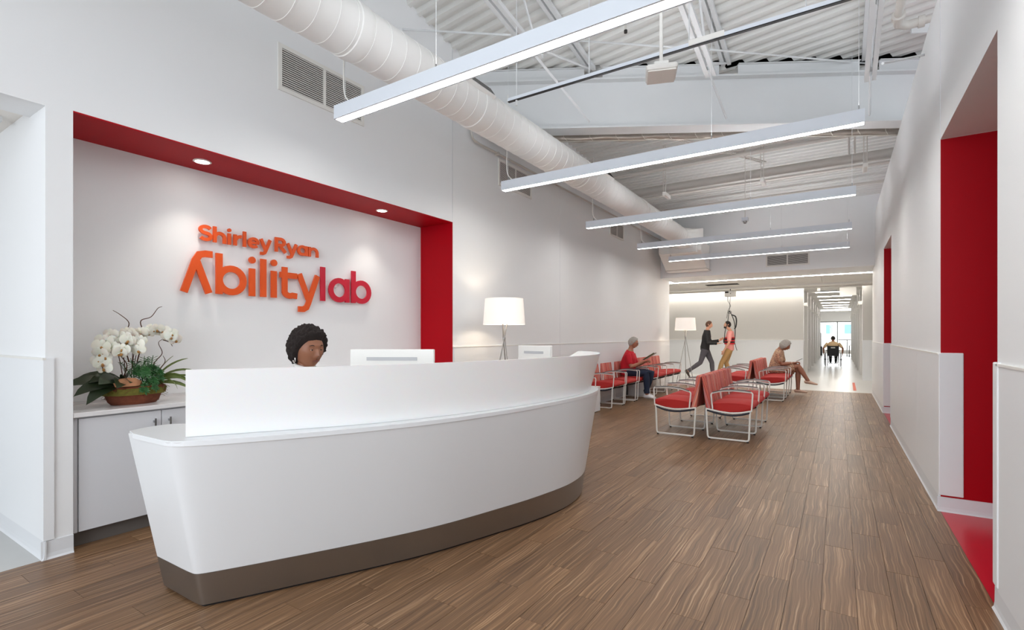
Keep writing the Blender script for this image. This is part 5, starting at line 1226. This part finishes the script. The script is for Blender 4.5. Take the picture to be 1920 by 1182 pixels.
for (dx, dy, L, dr, u) in ((.3, 1, .34, 1.0, .5), (.1, 1, .36, 1.4, .8), (.6, 1, .30, 1.9, .7), (.4, .8, .32, 2.4, .9), (-.2, 1, .30, .9, .4), (.8, .7, .22, 2.3, .8), (.2, .9, .36, 1.6, .25), (.5, 1, .33, 1.1, .15), (-.1, .6, .26, .6, 1.2), (.3, .7, .3, .9, 1.1)):
    leaf(C_+V((.02, .11, .13)), (dx, dy, 0), L, .018, dr, 'leaf3', u, fold=.4, roll=.5)
# palm-like sprigs
for i in range(14):
    a = random.uniform(0, 2*PI); b0 = C_+V((.02+random.uniform(-.04, .04), .03+random.uniform(-.05, .06), .14)); tp = b0+V((.07*math.cos(a), .10*math.sin(a), random.uniform(.13, .24)))
    mb = MB().tube([b0, (b0+tp)/2+V((0, 0, .02)), tp], .0022, 5)
    for q in range(9):
        p = b0.lerp(tp, .25+.08*q)
        for s_ in (-1, 1):
            d = V((math.cos(a+s_*1.3), math.sin(a+s_*1.3), .5))*.038; n_ = V((0, 0, .004)); e_ = d.cross(V((0, 0, 1))).normalized()*.004
            mb.add([p, p+d*.5+e_, p+d, p+d*.5-e_, p+d*.5+n_], [(0, 1, 4), (1, 2, 4), (2, 3, 4), (3, 0, 4), (0, 3, 2, 1)])
    part('fern_sprig', mb, 'leaf2', pl)
# succulent rosettes
for i in range(17):
    c = C_+V((.10+random.uniform(-.03, .05), random.uniform(-.02, .13), random.uniform(.10, .26)))
    mb = MB(); nrm = V((.8, random.uniform(-.5, .3), random.uniform(-.1, .7))).normalized(); u_ = nrm.orthogonal().normalized(); v_ = nrm.cross(u_)
    for q in range(12):
        a = q*2.4; r_ = .046*(.5+.5*((q % 4)+1)/4); d = u_*math.cos(a)+v_*math.sin(a); e_ = nrm.cross(d)*.007
        tip = c+d*r_+nrm*.012*(1-q % 2); mb.add([c, c+d*r_*.6+e_+nrm*.006, tip, c+d*r_*.6-e_+nrm*.006, c+d*r_*.55+nrm*.011, c+d*r_*.55-nrm*.003], [(0, 1, 4), (1, 2, 4), (2, 3, 4), (3, 0, 4), (1, 0, 5), (2, 1, 5), (3, 2, 5), (0, 3, 5)])
    mb.tube([C_+V((.06, .04, .12)), c], .003, 5); part('succulent', mb, 'leaf2', pl)
# orchid stems and blooms (shared mesh data)
fm = MB()
def petal(mb, a, L, w_, tilt=.25):
    d = V((0, math.cos(a), math.sin(a))); e_ = V((0, -math.sin(a), math.cos(a))); vs = [V((0, 0, 0))]
    for t_, ww in ((.3, .6), (.6, 1), (.85, .75), (1, .25)):
        for s_ in (-1, 0, 1): vs.append(d*L*t_+e_*w_*ww*s_+V((tilt*L*(t_*t_)*-.25+(.004 if s_ == 0 else 0), 0, 0)))
    vs2 = [v-V((.0015, 0, 0)) for v in vs]; fs = [(0, 1, 2), (0, 2, 3)]
    for r_ in range(3): k_ = 1+3*r_; fs += [(k_, k_+3, k_+4, k_+1), (k_+1, k_+4, k_+5, k_+2)]
    n0 = len(vs); mb.add(vs+vs2, fs+[tuple(n0+i for i in f[::-1]) for f in fs])
for a, L, w_ in ((PI/2, .036, .013), (PI/2+2.2, .036, .013), (PI/2-2.2, .036, .013), (.25, .042, .026), (PI-.25, .042, .026)): petal(fm, a, L, w_)
fme = fm.mesh('orchid_bloom', True); fme.materials.append(M['petal'])
cm = MB().sphere((.009, 0, -.006), (.008, .006, .007), 8, 6).sphere((.005, 0, -.014), (.005, .008, .004), 8, 6); cme = cm.mesh('bloom_centre', True); cme.materials.append(M['lipo'])
stems = [[(0, -.05, .14), (-.01, -.06, .34), (.02, -.10, .46), (.08, -.19, .40), (.10, -.23, .30)], [(.02, -.03, .14), (.0, .0, .36), (.02, .02, .50), (.08, -.02, .46), (.12, -.03, .36)],
         [(-.02, 0, .14), (-.05, .04, .38), (-.02, .10, .52), (.02, .20, .50), (.05, .26, .44)], [(0, -.06, .14), (-.02, -.09, .36), (.03, -.16, .48), (.08, -.22, .42), (.11, -.22, .26)], [(0, -.02, .14), (-.03, .0, .4), (.03, -.06, .50), (.10, -.10, .44), (.13, -.12, .34)]]
inv = ROOTM[pl.name].inverted(); nb_ = 0
for st in stems:
    pts = cat_rom([C_+V(p) for p in st], 7); part('stem', MB().tube(pts, .0028, 6), 'twig', pl, True)
    for q in range(11, len(pts), 2):
        p = pts[q]+V((random.uniform(.0, .035), random.uniform(-.022, .022), random.uniform(-.02, .02)))
        f = bpy.data.objects.new('bloom', fme); COL.objects.link(f); f.parent = pl; ROOTM[f.name] = Matrix()
        f.location = inv @ p; f.rotation_euler = (random.uniform(-.3, .3), random.uniform(-.2, .5), math.radians(-25)+random.uniform(-.6, .6)); k_ = random.uniform(1.05, 1.35); f.scale = (k_, k_, k_)
        c = bpy.data.objects.new('bloom_centre', cme); COL.objects.link(c); c.parent = f; nb_ += 1
for tw in ([(0, -.03, .3), (-.02, -.06, .48), (0, -.03, .58), (.02, -.09, .64), (.01, -.13, .67)], [(0, .02, .3), (0, .06, .5), (.01, .04, .6), (.02, .10, .63), (.02, .15, .70), (.03, .17, .71)],
           [(0, .08, .2), (.02, .13, .3), (.03, .17, .36), (.02, .15, .44), (.01, .19, .47)], [(.02, .10, .16), (.04, .15, .24), (.03, .19, .30), (.02, .18, .34)], [(.02, .18, .46), (.03, .22, .44), (.03, .24, .41)], [(0, -.08, .15), (.02, -.05, .28), (.0, -.08, .36), (.02, -.03, .42)]):
    pts = cat_rom([C_+V(p) for p in tw], 6); part('twig', MB().tube(pts, [.0045-.003*i/len(pts) for i in range(len(pts))], 6), 'twig', pl, True)
